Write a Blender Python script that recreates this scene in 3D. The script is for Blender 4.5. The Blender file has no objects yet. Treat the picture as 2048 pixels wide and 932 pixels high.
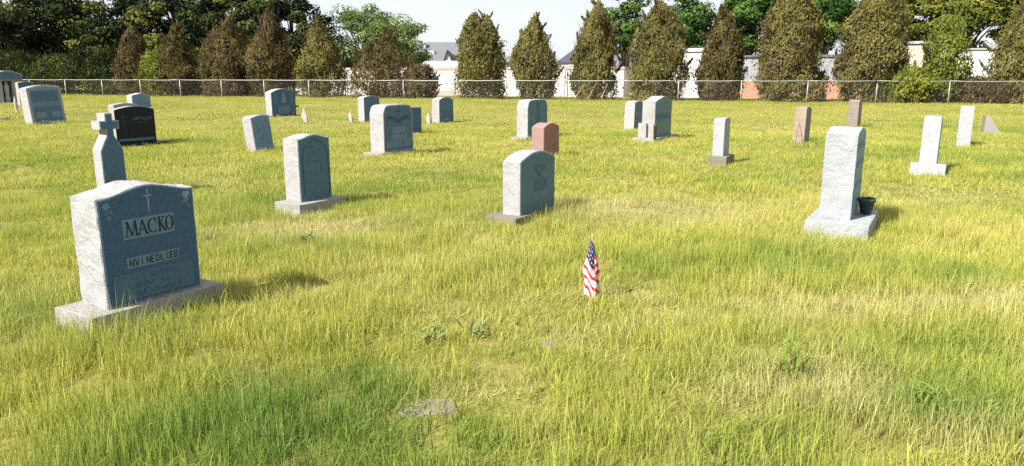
import bpy, math, random
import numpy as np
from mathutils import Vector, Matrix, noise as mnoise

R = math.radians
scene = bpy.context.scene
col = scene.collection

# ------------------------------------------------------------------ camera
EYE = 1.6
cam_d = bpy.data.cameras.new('camera')
cam_d.sensor_width = 36.0
cam_d.lens = 36.0 * 1462 / 2048
cam_d.clip_start = 0.05
cam_d.clip_end = 3000
cam = bpy.data.objects.new('camera', cam_d)
cam.location = (0, 0, EYE)
cam.rotation_euler = (math.pi / 2 - math.atan(313 / 1462), 0, 0)
col.objects.link(cam)
scene.camera = cam

# ------------------------------------------------------------------ world
SUN_EL, SUN_AZ = R(41), R(231)          # azimuth clockwise from +Y: behind and left of the camera
world = bpy.data.worlds.new('World')
scene.world = world
world.use_nodes = True
wn, wl = world.node_tree.nodes, world.node_tree.links
wn.clear()
w_out = wn.new('ShaderNodeOutputWorld')
w_bg = wn.new('ShaderNodeBackground')
w_bg.inputs['Strength'].default_value = 0.118
sky = wn.new('ShaderNodeTexSky')
sky.sky_type = 'NISHITA'
sky.sun_disc = False
sky.sun_elevation = SUN_EL
sky.sun_rotation = SUN_AZ
sky.air_density = 1.1
sky.dust_density = 0.8
sky.ozone_density = 1.6
# broken white cloud all round the sky
tc = wn.new('ShaderNodeTexCoord')
mp = wn.new('ShaderNodeMapping')
mp.inputs['Scale'].default_value = (1.0, 1.0, 3.2)
cn = wn.new('ShaderNodeTexNoise')
cn.inputs['Scale'].default_value = 3.1
cn.inputs['Detail'].default_value = 9
cn.inputs['Roughness'].default_value = 0.58
cr = wn.new('ShaderNodeValToRGB')
cr.color_ramp.elements[0].position = 0.36
cr.color_ramp.elements[0].color = (0.80, 0.80, 0.80, 1)
cr.color_ramp.elements[1].position = 0.58
cr.color_ramp.elements[1].color = (0.985, 0.985, 0.985, 1)
mixs = wn.new('ShaderNodeMixRGB')
mixs.inputs['Color2'].default_value = (2.72, 2.90, 3.08, 1)
wl.new(tc.outputs['Generated'], mp.inputs['Vector'])
wl.new(mp.outputs['Vector'], cn.inputs['Vector'])
wl.new(cn.outputs['Fac'], cr.inputs['Fac'])
wl.new(cr.outputs['Color'], mixs.inputs['Fac'])
wl.new(sky.outputs['Color'], mixs.inputs['Color1'])
wl.new(mixs.outputs['Color'], w_bg.inputs['Color'])
wl.new(w_bg.outputs['Background'], w_out.inputs['Surface'])

# ------------------------------------------------------------------ sun
sun_d = bpy.data.lights.new('sun', 'SUN')
sun_d.energy = 4.5
sun_d.angle = R(0.55)
sun_d.color = (1.0, 0.965, 0.895)
sun = bpy.data.objects.new('sun', sun_d)
to_sun = Vector((math.sin(SUN_AZ) * math.cos(SUN_EL), math.cos(SUN_AZ) * math.cos(SUN_EL), math.sin(SUN_EL)))
sun.rotation_euler = (-to_sun).to_track_quat('-Z', 'Y').to_euler()
sun.location = to_sun * 40
col.objects.link(sun)

vs = scene.view_settings
vs.view_transform = 'Standard'
vs.look = 'None'
vs.exposure = 1.42
vs.gamma = 1.0
vs.use_curve_mapping = False
scene.cycles.max_bounces = 4
scene.cycles.diffuse_bounces = 2
scene.cycles.glossy_bounces = 2
scene.cycles.transmission_bounces = 2
scene.cycles.use_adaptive_sampling = True
scene.cycles.adaptive_threshold = 0.02
scene.cycles.use_denoising = False

# ------------------------------------------------------------------ materials
def new_mat(name):
    m = bpy.data.materials.new(name)
    m.use_nodes = True
    nt = m.node_tree
    b = nt.nodes['Principled BSDF']
    return m, nt, b

def noise_node(nt, scale, detail=4, rough=0.55, coord='Object', stretch=None):
    t = nt.nodes.new('ShaderNodeTexCoord')
    n = nt.nodes.new('ShaderNodeTexNoise')
    n.inputs['Scale'].default_value = scale
    n.inputs['Detail'].default_value = detail
    n.inputs['Roughness'].default_value = rough
    if coord == 'Position':
        g = nt.nodes.new('ShaderNodeNewGeometry')
        src = g.outputs['Position']
    else:
        src = t.outputs[coord]
    if stretch:
        mpn = nt.nodes.new('ShaderNodeMapping')
        mpn.inputs['Scale'].default_value = stretch
        nt.links.new(src, mpn.inputs['Vector'])
        src = mpn.outputs['Vector']
    nt.links.new(src, n.inputs['Vector'])
    return n

def ramp(nt, src, stops):
    r = nt.nodes.new('ShaderNodeValToRGB')
    e = r.color_ramp.elements
    while len(e) < len(stops):
        e.new(0.5)
    for k, (p, c) in enumerate(stops):
        e[k].position = p
        e[k].color = (*c, 1)
    nt.links.new(src, r.inputs['Fac'])
    return r

def mix(nt, a, b, fac, mode='MIX'):
    m = nt.nodes.new('ShaderNodeMixRGB')
    m.blend_type = mode
    for inp, v in (('Color1', a), ('Color2', b), ('Fac', fac)):
        if isinstance(v, (int, float)):
            m.inputs[inp].default_value = v
        elif isinstance(v, tuple):
            m.inputs[inp].default_value = (*v, 1)
        else:
            nt.links.new(v, m.inputs[inp])
    return m.outputs['Color']

def bump(nt, b, src, strength, dist=0.01):
    n = nt.nodes.new('ShaderNodeBump')
    n.inputs['Strength'].default_value = strength
    n.inputs['Distance'].default_value = dist
    nt.links.new(src, n.inputs['Height'])
    nt.links.new(n.outputs['Normal'], b.inputs['Normal'])

def granite(name, base, dark, speck=0.5, rough=0.85, bumpy=0.6, stain=(0.30, 0.26, 0.20), stain_amt=0.45, sp_scale=160):
    m, nt, b = new_mat(name)
    n1 = noise_node(nt, 5, 6)
    n2 = noise_node(nt, sp_scale, 3, 0.7)
    n3 = noise_node(nt, 2.3, 7, 0.65, stretch=(1.6, 1.6, 0.7))
    c1 = ramp(nt, n1.outputs['Fac'], [(0.3, tuple(x * 0.82 for x in base)), (0.7, base)]).outputs['Color']
    s = ramp(nt, n2.outputs['Fac'], [(0.40, (1, 1, 1)), (0.52, (0, 0, 0))]).outputs['Color']
    mm = nt.nodes.new('ShaderNodeMath'); mm.operation = 'MULTIPLY'; mm.inputs[1].default_value = speck
    nt.links.new(s, mm.inputs[0])
    c2 = mix(nt, c1, dark, mm.outputs[0])
    st = ramp(nt, n3.outputs['Fac'], [(0.52, (0, 0, 0)), (0.72, (stain_amt,) * 3)]).outputs['Color']
    c3 = mix(nt, c2, stain, st)
    nt.links.new(c3, b.inputs['Base Color'])
    b.inputs['Roughness'].default_value = rough
    b.inputs['Specular IOR Level'].default_value = 0.35
    if bumpy:
        bump(nt, b, noise_node(nt, 38, 6, 0.65).outputs['Fac'], bumpy, 0.012)
    return m

def polished(name, base, speck_c, rough=0.3, scale=130):
    m, nt, b = new_mat(name)
    n2 = noise_node(nt, scale, 2, 0.7)
    n1 = noise_node(nt, 6, 5)
    s = ramp(nt, n2.outputs['Fac'], [(0.44, base), (0.60, speck_c)]).outputs['Color']
    c = mix(nt, s, tuple(x * 1.7 for x in base), n1.outputs['Fac'])
    nt.links.new(c, b.inputs['Base Color'])
    rr = ramp(nt, n1.outputs['Fac'], [(0.35, (rough,) * 3), (0.7, (rough + 0.15,) * 3)])
    nt.links.new(rr.outputs['Color'], b.inputs['Roughness'])
    b.inputs['Specular IOR Level'].default_value = 0.38
    return m

def plain(name, base, rough=0.7, var=0.25, scale=6, metallic=0.0, bumpy=0.0, spec=0.4):
    m, nt, b = new_mat(name)
    n = noise_node(nt, scale, 5, 0.6)
    c = ramp(nt, n.outputs['Fac'], [(0.3, tuple(x * (1 - var) for x in base)), (0.7, tuple(min(1, x * (1 + var * 0.4)) for x in base))])
    nt.links.new(c.outputs['Color'], b.inputs['Base Color'])
    b.inputs['Roughness'].default_value = rough
    b.inputs['Metallic'].default_value = metallic
    b.inputs['Specular IOR Level'].default_value = spec
    if bumpy:
        bump(nt, b, n.outputs['Fac'], bumpy, 0.01)
    return m

M = {}
M['white_granite'] = granite('white_granite', (0.335, 0.325, 0.325), (0.17, 0.155, 0.16), 0.6, bumpy=1.0, stain=(0.215, 0.185, 0.155), stain_amt=0.55, sp_scale=110)
M['grey_granite'] = granite('grey_granite', (0.31, 0.30, 0.29), (0.13, 0.12, 0.12), 0.5, stain=(0.17, 0.145, 0.115))
M['base_granite'] = granite('base_granite', (0.31, 0.295, 0.275), (0.12, 0.11, 0.10), 0.6, bumpy=1.0, stain=(0.19, 0.16, 0.12), stain_amt=0.7)
M['weathered_base'] = granite('weathered_base', (0.20, 0.175, 0.14), (0.07, 0.06, 0.05), 0.5, bumpy=1.0, stain=(0.085, 0.07, 0.045), stain_amt=0.8)
M['blue_white'] = granite('blue_white', (0.325, 0.338, 0.345), (0.19, 0.20, 0.215), 0.6, bumpy=1.0, stain=(0.235, 0.255, 0.265), stain_amt=0.5, sp_scale=110)
M['pink_granite'] = granite('pink_granite', (0.275, 0.175, 0.160), (0.14, 0.08, 0.072), 0.6, bumpy=0.3, stain_amt=0.2)
M['pink_beige'] = granite('pink_beige', (0.27, 0.21, 0.165), (0.13, 0.09, 0.07), 0.5, stain_amt=0.3)
M['tan_granite'] = granite('tan_granite', (0.22, 0.185, 0.155), (0.11, 0.08, 0.065), 0.5, stain_amt=0.35)
M['pol_navy_shade'] = polished('polished_granite_navy_shade', (0.013, 0.044, 0.092), (0.050, 0.115, 0.205))  # dark polished granite; blue of skylit shade is put into these four face colours
M['pol_teal_shade'] = polished('polished_granite_teal_shade', (0.023, 0.068, 0.100), (0.062, 0.138, 0.186))
M['pol_slate_shade'] = polished('polished_granite_slate_shade', (0.026, 0.064, 0.106), (0.070, 0.128, 0.190))
M['pol_steel_shade'] = polished('polished_granite_steel_shade', (0.062, 0.120, 0.178), (0.125, 0.195, 0.265), 0.45)
M['pol_black'] = polished('polished_black_granite', (0.004, 0.005, 0.014), (0.010, 0.012, 0.028), 0.10)
M['pol_black'].node_tree.nodes['Principled BSDF'].inputs['Specular IOR Level'].default_value = 0.2
M['pol_pink'] = polished('polished_pink_granite', (0.14, 0.055, 0.05), (0.22, 0.10, 0.09), 0.35)
M['frost'] = plain('frosted_granite', (0.066, 0.124, 0.175), 0.8, 0.3, 60)  # frosted panel colours carry the same painted-in skylight blue
M['frost_light'] = plain('frosted_light_granite', (0.115, 0.190, 0.250), 0.8, 0.3, 60)
M['carve_dark'] = plain('carved_dark', (0.014, 0.022, 0.034), 0.85, 0.3, 40)
M['carve_light'] = plain('carved_light', (0.20, 0.25, 0.29), 0.85, 0.25, 40)
M['galv'] = plain('galvanized_steel', (0.36, 0.35, 0.32), 0.5, 0.3, 9, 0.45)
M['wire'] = plain('galvanized_wire', (0.16, 0.15, 0.14), 0.55, 0.3, 9, 0.4)
M['wood'] = plain('varnished_wood', (0.42, 0.26, 0.11), 0.6, 0.3, 40)
M['gold'] = plain('gold_paint', (0.62, 0.50, 0.20), 0.4, 0.2, 40, 0.3)
M['flag_red'] = plain('flag_red', (0.45, 0.025, 0.035), 0.85, 0.15, 60, spec=0.1)
M['flag_white'] = plain('flag_white', (0.50, 0.42, 0.43), 0.85, 0.1, 60, spec=0.1)
M['flag_blue'] = plain('flag_blue', (0.015, 0.028, 0.065), 0.85, 0.2, 60, spec=0.1)
M['faded_cloth'] = plain('faded_cloth', (0.36, 0.34, 0.30), 0.9, 0.2, 30, spec=0.1)
M['red_wire'] = plain('red_wire', (0.17, 0.050, 0.045), 0.6, 0.3, 30)
M['pot'] = plain('dark_plastic_pot', (0.035, 0.065, 0.080), 0.5, 0.3, 20)
M['soil'] = plain('soil', (0.06, 0.045, 0.03), 0.95, 0.4, 30)
M['bronze'] = plain('dark_bronze', (0.045, 0.035, 0.04), 0.5, 0.4, 20, 0.3)
M['rust'] = granite('rust_granite', (0.20, 0.12, 0.085), (0.10, 0.06, 0.05), 0.5)
M['white_wall'] = plain('white_painted_block', (0.60, 0.575, 0.55), 0.85, 0.12, 1.2)
M['door_white'] = plain('white_door_paint', (0.66, 0.67, 0.69), 0.6, 0.06, 1.0)
M['pink_trim'] = plain('pinkish_concrete', (0.40, 0.30, 0.265), 0.85, 0.15, 2)
M['grey_panel'] = plain('grey_metal_panel', (0.27, 0.275, 0.285), 0.6, 0.1, 1)
M['beige_panel'] = plain('beige_stucco', (0.46, 0.39, 0.31), 0.85, 0.12, 1.3)
M['cap_dark'] = plain('dark_roof_edge', (0.13, 0.12, 0.13), 0.7, 0.3, 3)
M['cap_grey'] = plain('grey_roof_edge', (0.36, 0.36, 0.36), 0.7, 0.3, 3)
M['shingle'] = plain('grey_shingle', (0.14, 0.145, 0.16), 0.9, 0.35, 5)
M['shingle_light'] = plain('light_shingle', (0.26, 0.265, 0.28), 0.9, 0.25, 5)
M['shingle_dark'] = plain('dark_shingle', (0.045, 0.05, 0.075), 0.85, 0.3, 5)
M['siding'] = plain('pale_siding', (0.40, 0.42, 0.46), 0.8, 0.12, 2)
M['siding_grey'] = plain('grey_siding', (0.27, 0.28, 0.31), 0.8, 0.2, 2)
M['win_frame'] = plain('white_window_frame', (0.8, 0.8, 0.8), 0.6, 0.05, 3)
M['glass'] = plain('dark_window_glass', (0.10, 0.13, 0.17), 0.08, 0.1, 3)

def brick_mat():
    m, nt, b = new_mat('red_brick')
    t = nt.nodes.new('ShaderNodeTexCoord')
    mpn = nt.nodes.new('ShaderNodeMapping')
    mpn.inputs['Rotation'].default_value = (R(90), 0, 0)
    nt.links.new(t.outputs['Object'], mpn.inputs['Vector'])
    br = nt.nodes.new('ShaderNodeTexBrick')
    br.inputs['Scale'].default_value = 4.4
    br.inputs['Color1'].default_value = (0.48, 0.17, 0.10, 1)
    br.inputs['Color2'].default_value = (0.38, 0.12, 0.075, 1)
    br.inputs['Mortar'].default_value = (0.50, 0.40, 0.33, 1)
    br.inputs['Mortar Size'].default_value = 0.02
    nt.links.new(mpn.outputs['Vector'], br.inputs['Vector'])
    nt.links.new(br.outputs['Color'], b.inputs['Base Color'])
    b.inputs['Roughness'].default_value = 0.9
    return m
M['brick'] = brick_mat()

def bark_mat():
    m, nt, b = new_mat('bark')
    n = noise_node(nt, 7, 6, 0.65, stretch=(3, 3, 0.6))
    c = ramp(nt, n.outputs['Fac'], [(0.3, (0.028, 0.021, 0.017)), (0.7, (0.095, 0.074, 0.058))])
    nt.links.new(c.outputs['Color'], b.inputs['Base Color'])
    b.inputs['Roughness'].default_value = 0.95
    bump(nt, b, n.outputs['Fac'], 0.8, 0.03)
    return m
M['bark'] = bark_mat()

def leaf_mat(name, c0, c1, c2, brown, transl=0.28, rough=0.6):
    """leaf colour from the per-leaf attribute 'tint' (0..1) and 'dead' (0..1, browned foliage)"""
    m, nt, b = new_mat(name)
    a = nt.nodes.new('ShaderNodeAttribute'); a.attribute_name = 'tint'
    d = nt.nodes.new('ShaderNodeAttribute'); d.attribute_name = 'dead'
    c = ramp(nt, a.outputs['Fac'], [(0.0, c0), (0.5, c1), (1.0, c2)]).outputs['Color']
    c = mix(nt, c, brown, d.outputs['Fac'])
    nt.nodes.remove(b)
    b = nt.nodes.new('ShaderNodeBsdfDiffuse')
    nt.links.new(c, b.inputs['Color'])
    tr = nt.nodes.new('ShaderNodeBsdfTranslucent')
    nt.links.new(c, tr.inputs['Color'])
    ms = nt.nodes.new('ShaderNodeMixShader')
    ms.inputs['Fac'].default_value = transl
    out = nt.nodes['Material Output']
    nt.links.new(b.outputs['BSDF'], ms.inputs[1])
    nt.links.new(tr.outputs['BSDF'], ms.inputs[2])
    nt.links.new(ms.outputs['Shader'], out.inputs['Surface'])
    return m
M['arbor'] = leaf_mat('arborvitae_foliage', (0.080, 0.076, 0.026), (0.145, 0.132, 0.044), (0.215, 0.190, 0.066), (0.160, 0.120, 0.060), 0.34)
M['arbor_brown'] = leaf_mat('browned_arborvitae_foliage', (0.060, 0.050, 0.022), (0.110, 0.090, 0.038), (0.165, 0.138, 0.054), (0.130, 0.090, 0.050), 0.34)
M['leaf_dark'] = leaf_mat('dark_leaves', (0.006, 0.012, 0.012), (0.026, 0.040, 0.014), (0.125, 0.130, 0.030), (0.10, 0.07, 0.03), 0.15)
M['leaf_mid'] = leaf_mat('green_leaves', (0.025, 0.060, 0.016), (0.060, 0.125, 0.026), (0.120, 0.190, 0.040), (0.15, 0.11, 0.05))
M['leaf_yellow'] = leaf_mat('yellow_green_leaves', (0.060, 0.085, 0.016), (0.130, 0.150, 0.026), (0.220, 0.220, 0.045), (0.20, 0.13, 0.05))
M['weed_green'] = leaf_mat('coarse_weed_leaves', (0.110, 0.170, 0.032), (0.185, 0.245, 0.050), (0.270, 0.310, 0.085), (0.28, 0.24, 0.10))
M['leaf_pale'] = leaf_mat('pale_green_leaves', (0.065, 0.105, 0.030), (0.130, 0.185, 0.058), (0.220, 0.270, 0.095), (0.20, 0.15, 0.07), 0.35)
M['leaf_weed'] = leaf_mat('weed_leaves', (0.150, 0.185, 0.060), (0.225, 0.260, 0.095), (0.310, 0.340, 0.150), (0.28, 0.24, 0.10))

def grass_mat():
    """blade colour: lawn patch (per tuft) x blade variation x root-to-tip, dried to straw where the lawn is dry"""
    m, nt, b = new_mat('grass_blades')
    a = nt.nodes.new('ShaderNodeAttribute'); a.attribute_name = 'tint'
    h = nt.nodes.new('ShaderNodeAttribute'); h.attribute_name = 'along'
    dry = nt.nodes.new('ShaderNodeAttribute'); dry.attribute_name = 'dryness'; dry.attribute_type = 'INSTANCER'
    pt = nt.nodes.new('ShaderNodeAttribute'); pt.attribute_name = 'patch'; pt.attribute_type = 'INSTANCER'
    c = ramp(nt, pt.outputs['Fac'], [(0.0, (0.150, 0.245, 0.044)), (0.35, (0.320, 0.368, 0.066)), (0.65, (0.425, 0.430, 0.088)), (1.0, (0.515, 0.476, 0.135))]).outputs['Color']
    tv = ramp(nt, a.outputs['Fac'], [(0.0, (0.40, 0.53, 0.42)), (0.5, (0.95, 0.97, 0.95)), (1.0, (1.48, 1.36, 1.6))]).outputs['Color']
    c = mix(nt, c, tv, 1.0, 'MULTIPLY')
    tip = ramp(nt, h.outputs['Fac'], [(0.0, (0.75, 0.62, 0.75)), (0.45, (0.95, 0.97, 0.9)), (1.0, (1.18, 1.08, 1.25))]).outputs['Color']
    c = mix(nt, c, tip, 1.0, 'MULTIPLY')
    straw = ramp(nt, a.outputs['Fac'], [(0.0, (0.36, 0.30, 0.12)), (0.5, (0.53, 0.46, 0.21)), (1.0, (0.68, 0.61, 0.36))]).outputs['Color']
    c = mix(nt, c, straw, dry.outputs['Fac'])
    nt.nodes.remove(b)
    df = nt.nodes.new('ShaderNodeBsdfDiffuse')
    nt.links.new(c, df.inputs['Color'])
    tr = nt.nodes.new('ShaderNodeBsdfTranslucent')
    nt.links.new(c, tr.inputs['Color'])
    ms = nt.nodes.new('ShaderNodeMixShader')
    ms.inputs['Fac'].default_value = 0.40
    out = nt.nodes['Material Output']
    nt.links.new(df.outputs['BSDF'], ms.inputs[1])
    nt.links.new(tr.outputs['BSDF'], ms.inputs[2])
    nt.links.new(ms.outputs['Shader'], out.inputs['Surface'])
    return m
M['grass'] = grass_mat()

def ground_mat():
    m, nt, b = new_mat('thatch_and_soil')
    n1 = noise_node(nt, 0.42, 4, 0.6, 'Position', (1, 1, 0))
    n2 = noise_node(nt, 22, 5, 0.7, 'Position')
    g = ramp(nt, n1.outputs['Fac'], [(0.32, (0.150, 0.165, 0.028)), (0.68, (0.250, 0.215, 0.060))]).outputs['Color']
    g2 = ramp(nt, n2.outputs['Fac'], [(0.3, (0.110, 0.095, 0.030)), (0.7, (0.300, 0.255, 0.085))]).outputs['Color']
    c = mix(nt, g, g2, 0.5)
    nt.links.new(c, b.inputs['Base Color'])
    b.inputs['Roughness'].default_value = 0.95
    b.inputs['Specular IOR Level'].default_value = 0.1
    bump(nt, b, n2.outputs['Fac'], 0.8, 0.03)
    return m
M['ground'] = ground_mat()

# ------------------------------------------------------------------ mesh helpers
def link(o, parent=None):
    col.objects.link(o)
    if parent is not None:
        o.parent = parent
    return o

def obj(name, verts, faces, mat, parent=None, smooth=False, loc=None, rot=None):
    me = bpy.data.meshes.new(name)
    me.from_pydata([tuple(v) for v in verts], [], [tuple(f) for f in faces])
    if isinstance(mat, (list, tuple)):
        for x in mat:
            me.materials.append(x)
    else:
        me.materials.append(mat)
    if smooth:
        me.polygons.foreach_set('use_smooth', [True] * len(me.polygons))
    me.update()
    o = bpy.data.objects.new(name, me)
    if loc is not None:
        o.location = loc
    if rot is not None:
        o.rotation_euler = rot
    return link(o, parent)

def np_mesh(name, V, F, attrs, mat):
    """V (n,3), F (m,k) arrays; attrs: dict of per-vertex float arrays"""
    me = bpy.data.meshes.new(name)
    n, (m_, k) = len(V), F.shape
    me.vertices.add(n)
    me.vertices.foreach_set('co', V.astype(np.float32).ravel())
    me.loops.add(m_ * k)
    me.loops.foreach_set('vertex_index', F.astype(np.int32).ravel())
    me.polygons.add(m_)
    me.polygons.foreach_set('loop_start', np.arange(0, m_ * k, k, dtype=np.int32))
    me.polygons.foreach_set('loop_total', np.full(m_, k, dtype=np.int32))
    for an, av in attrs.items():
        at = me.attributes.new(an, 'FLOAT', 'POINT')
        at.data.foreach_set('value', av.astype(np.float32))
    me.materials.append(mat)
    me.update(calc_edges=True)
    return me

def empty(name, loc=(0, 0, 0), rz=0.0, label=None, cat=None, group=None, tilt=(0, 0)):
    o = bpy.data.objects.new(name, None)
    o.empty_display_size = 0.2
    o.location = loc
    o.rotation_euler = (tilt[0], tilt[1], rz)
    link(o)
    if label:
        tag(o, label, cat, group)
    return o

def tag(o, label, cat=None, group=None):
    o['label'] = label
    if cat:
        o['category'] = cat
    if group:
        o['group'] = group
    return o

def struct(o):
    o['kind'] = 'structure'
    return o

def box_vf(x0, x1, y0, y1, z0, z1):
    v = [(x0, y0, z0), (x1, y0, z0), (x1, y1, z0), (x0, y1, z0), (x0, y0, z1), (x1, y0, z1), (x1, y1, z1), (x0, y1, z1)]
    f = [(3, 2, 1, 0), (4, 5, 6, 7), (0, 1, 5, 4), (1, 2, 6, 5), (2, 3, 7, 6), (3, 0, 4, 7)]
    return v, f

def box(name, x0, x1, y0, y1, z0, z1, mat, parent=None):
    v, f = box_vf(x0, x1, y0, y1, z0, z1)
    return obj(name, v, f, mat, parent)

class MB:
    def __init__(self):
        self.v, self.f = [], []
    def add(self, v, f):
        o = len(self.v)
        self.v += [tuple(p) for p in v]
        self.f += [tuple(i + o for i in q) for q in f]
    def box(self, *a):
        self.add(*box_vf(*a))
    def tube(self, pts, rad, n=6):
        pts = [Vector(p) for p in pts]
        if not isinstance(rad, (list, tuple)):
            rad = [rad] * len(pts)
        rings = []
        for i, p in enumerate(pts):
            d = (pts[min(i + 1, len(pts) - 1)] - pts[max(i - 1, 0)]).normalized()
            a = d.orthogonal().normalized()
            b_ = d.cross(a)
            rings.append([p + (a * math.cos(2 * math.pi * k / n) + b_ * math.sin(2 * math.pi * k / n)) * rad[i] for k in range(n)])
        v = [q for r_ in rings for q in r_]
        f = []
        for i in range(len(pts) - 1):
            for k in range(n):
                f.append((i * n + k, i * n + (k + 1) % n, (i + 1) * n + (k + 1) % n, (i + 1) * n + k))
        f.append(tuple(range(n - 1, -1, -1)))
        f.append(tuple((len(pts) - 1) * n + k for k in range(n)))
        self.add(v, f)
    def build(self, name, mat, parent=None, smooth=False, loc=None, rot=None):
        return obj(name, self.v, self.f, mat, parent, smooth, loc, rot)

def lathe(profile, n=20):
    v, f = [], []
    for (r_, z) in profile:
        for k in range(n):
            a = 2 * math.pi * k / n
            v.append((r_ * math.cos(a), r_ * math.sin(a), z))
    for i in range(len(profile) - 1):
        for k in range(n):
            f.append((i * n + k, i * n + (k + 1) % n, (i + 1) * n + (k + 1) % n, (i + 1) * n + k))
    return v, f

# ------------------------------------------------------------------ ground
def gz(x, y):
    """gentle unevenness of the cemetery lawn"""
    x = np.asarray(x, float); y = np.asarray(y, float)
    fade = np.clip((64 - y) / 8, 0, 1)
    z = 0.022 * np.sin(x * 0.9 + 1.3) * np.sin(y * 0.8 + 0.4) + 0.014 * np.sin(x * 2.1 + y * 1.3) + 0.012 * np.sin(x * 1.1 - y * 2.3 + 2)
    return z * fade

def build_ground():
    ax = np.concatenate([-np.geomspace(900, 62, 14), np.arange(-60, 60.1, 0.6), np.geomspace(62, 900, 14)])
    ay = np.concatenate([-np.geomspace(400, 12, 10), np.arange(-10, 90.1, 0.6), np.geomspace(93, 1500, 16)])
    X, Y = np.meshgrid(ax, ay)
    Z = gz(X, Y)
    V = np.stack([X.ravel(), Y.ravel(), Z.ravel()], 1)
    nx, ny = len(ax), len(ay)
    i = (np.arange(ny - 1)[:, None] * nx + np.arange(nx - 1)[None, :]).ravel()
    F = np.stack([i, i + 1, i + nx + 1, i + nx], 1)
    me = np_mesh('ground', V, F, {}, M['ground'])
    me.polygons.foreach_set('use_smooth', [True] * len(me.polygons))
    return struct(link(bpy.data.objects.new('ground', me)))
build_ground()

# ------------------------------------------------------------------ fence line frame
F0 = Vector((-37.74, 63.0, 0)); F1 = Vector((25.73, 43.8, 0))
FD = (F1 - F0).normalized(); FN = Vector((-FD.y, FD.x, 0))
STEP = (F1 - F0).length / 17
FYAW = math.atan2(FD.y, FD.x)

# ------------------------------------------------------------------ buildings behind the trees
def on_line(x, off):
    """point on the line parallel to the fence, off metres behind it, with the given world x"""
    p = F0 + FN * off
    return p + FD * ((x - p.x) / FD.x)

def shed(name, label, xa, xb, off, depth, h, wall_mat, cap_mat, cap_h=0.12, plinth=0.0, overhang=0.12, windows=()):
    a, b_ = on_line(xa, off), on_line(xb, off)
    L = (b_ - a).length
    r_ = empty(name, a, FYAW, label, 'building')
    z0 = plinth
    box('wall', 0, L, 0, depth, z0, h - cap_h, wall_mat, r_)
    if plinth:
        box('brick_plinth', -0.05, L + 0.05, -0.06, depth + 0.05, -0.1, plinth, M['brick'], r_)
    else:
        box('footing', -0.02, L + 0.02, -0.03, depth, -0.1, 0.0, M['pink_trim'], r_)
    box('roof_edge', -overhang, L + overhang, -overhang, depth + overhang, h - cap_h, h, cap_mat, r_)
    return r_, L

g_row, gL = shed('garage_row', 'long low white garage wall behind the tree row with a big white door', -20.0, 8.9, 10.2, 3.4, 2.37, M['white_wall'], M['pink_trim'], 0.20, overhang=0.06)
def px_on(xw):       # distance along the garage row for a world x
    return (xw + 20.0) / FD.x
d0, d1 = px_on(-7.35), px_on(-4.85)
dr = box('garage_door', d0, d1, -0.06, 0.0, 0.42, 2.02, M['door_white'], g_row)
for k in range(1, 4):
    zz = 0.42 + 1.56 * k / 4
    box('panel_joint', d0 + 0.02, d1 - 0.02, -0.066, -0.06, zz - 0.008, zz + 0.008, M['win_frame'], dr)
box('door_sill', d0 - 0.05, d1 + 0.05, -0.09, 0.0, 0.0, 0.40, M['pink_trim'], g_row)
box('lintel', d0 - 0.25, d1 + 0.25, -0.05, 0.0, 2.02, 2.14, M['pink_trim'], g_row)
for q in range(9):          # shallow pilasters and a few gutters' downpipes along the garage wall
    xx = 1.6 + q * 3.35
    if d0 - 0.6 < xx < d1 + 0.3:
        continue
    box('pilaster', xx, xx + 0.34, -0.09, 0.0, 0.0, 2.15, M['white_wall'], g_row)
    if q % 3 == 1:
        box('downpipe', xx + 0.5, xx + 0.58, -0.08, 0.0, 0.1, 2.15, M['cap_grey'], g_row)
for xx in (px_on(-17.6), px_on(4.6), px_on(7.6)):
    wo = box('window', xx, xx + 0.9, -0.05, 0.0, 1.15, 1.75, M['win_frame'], g_row)
    box('pane', xx + 0.08, xx + 0.82, -0.06, -0.05, 1.22, 1.68, M['glass'], wo)
mb = MB()
rL = px_on(-3.8)
rS = px_on(-8.5)
mb.add([(rS, 0.3, 2.374), (rL, 0.3, 2.374), (rL - 0.5, 1.7, 2.95), (rS + 0.4, 1.7, 2.95), (rS, 3.1, 2.374), (rL, 3.1, 2.374)],
       [(0, 1, 2, 3), (3, 2, 5, 4), (0, 3, 4), (1, 5, 2), (0, 4, 5, 1)])
mb.build('roof', M['shingle_light'], g_row)

shed('tall_white_shed', 'taller plain white block building between two bushy evergreens', 11.2, 15.0, 10.0, 3.0, 3.72, M['white_wall'], M['white_wall'], 0.25)
shed('grey_shed', 'grey metal clad building with dark roof edge over a red brick plinth', 16.6, 26.0, 10.4, 3.2, 3.18, M['grey_panel'], M['cap_dark'], 0.16, 1.24)
shed('beige_shed', 'beige stucco block with grey roof edge behind the tallest evergreen', 27.4, 29.9, 10.2, 3.2, 4.05, M['beige_panel'], M['cap_grey'], 0.18, 1.2)
shed('white_trailer_shed', 'bright white flat building with grey roof edge on red brick at far right', 30.6, 36.4, 10.0, 3.2, 3.52, M['door_white'], M['cap_grey'], 0.10, 1.28)

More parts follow.
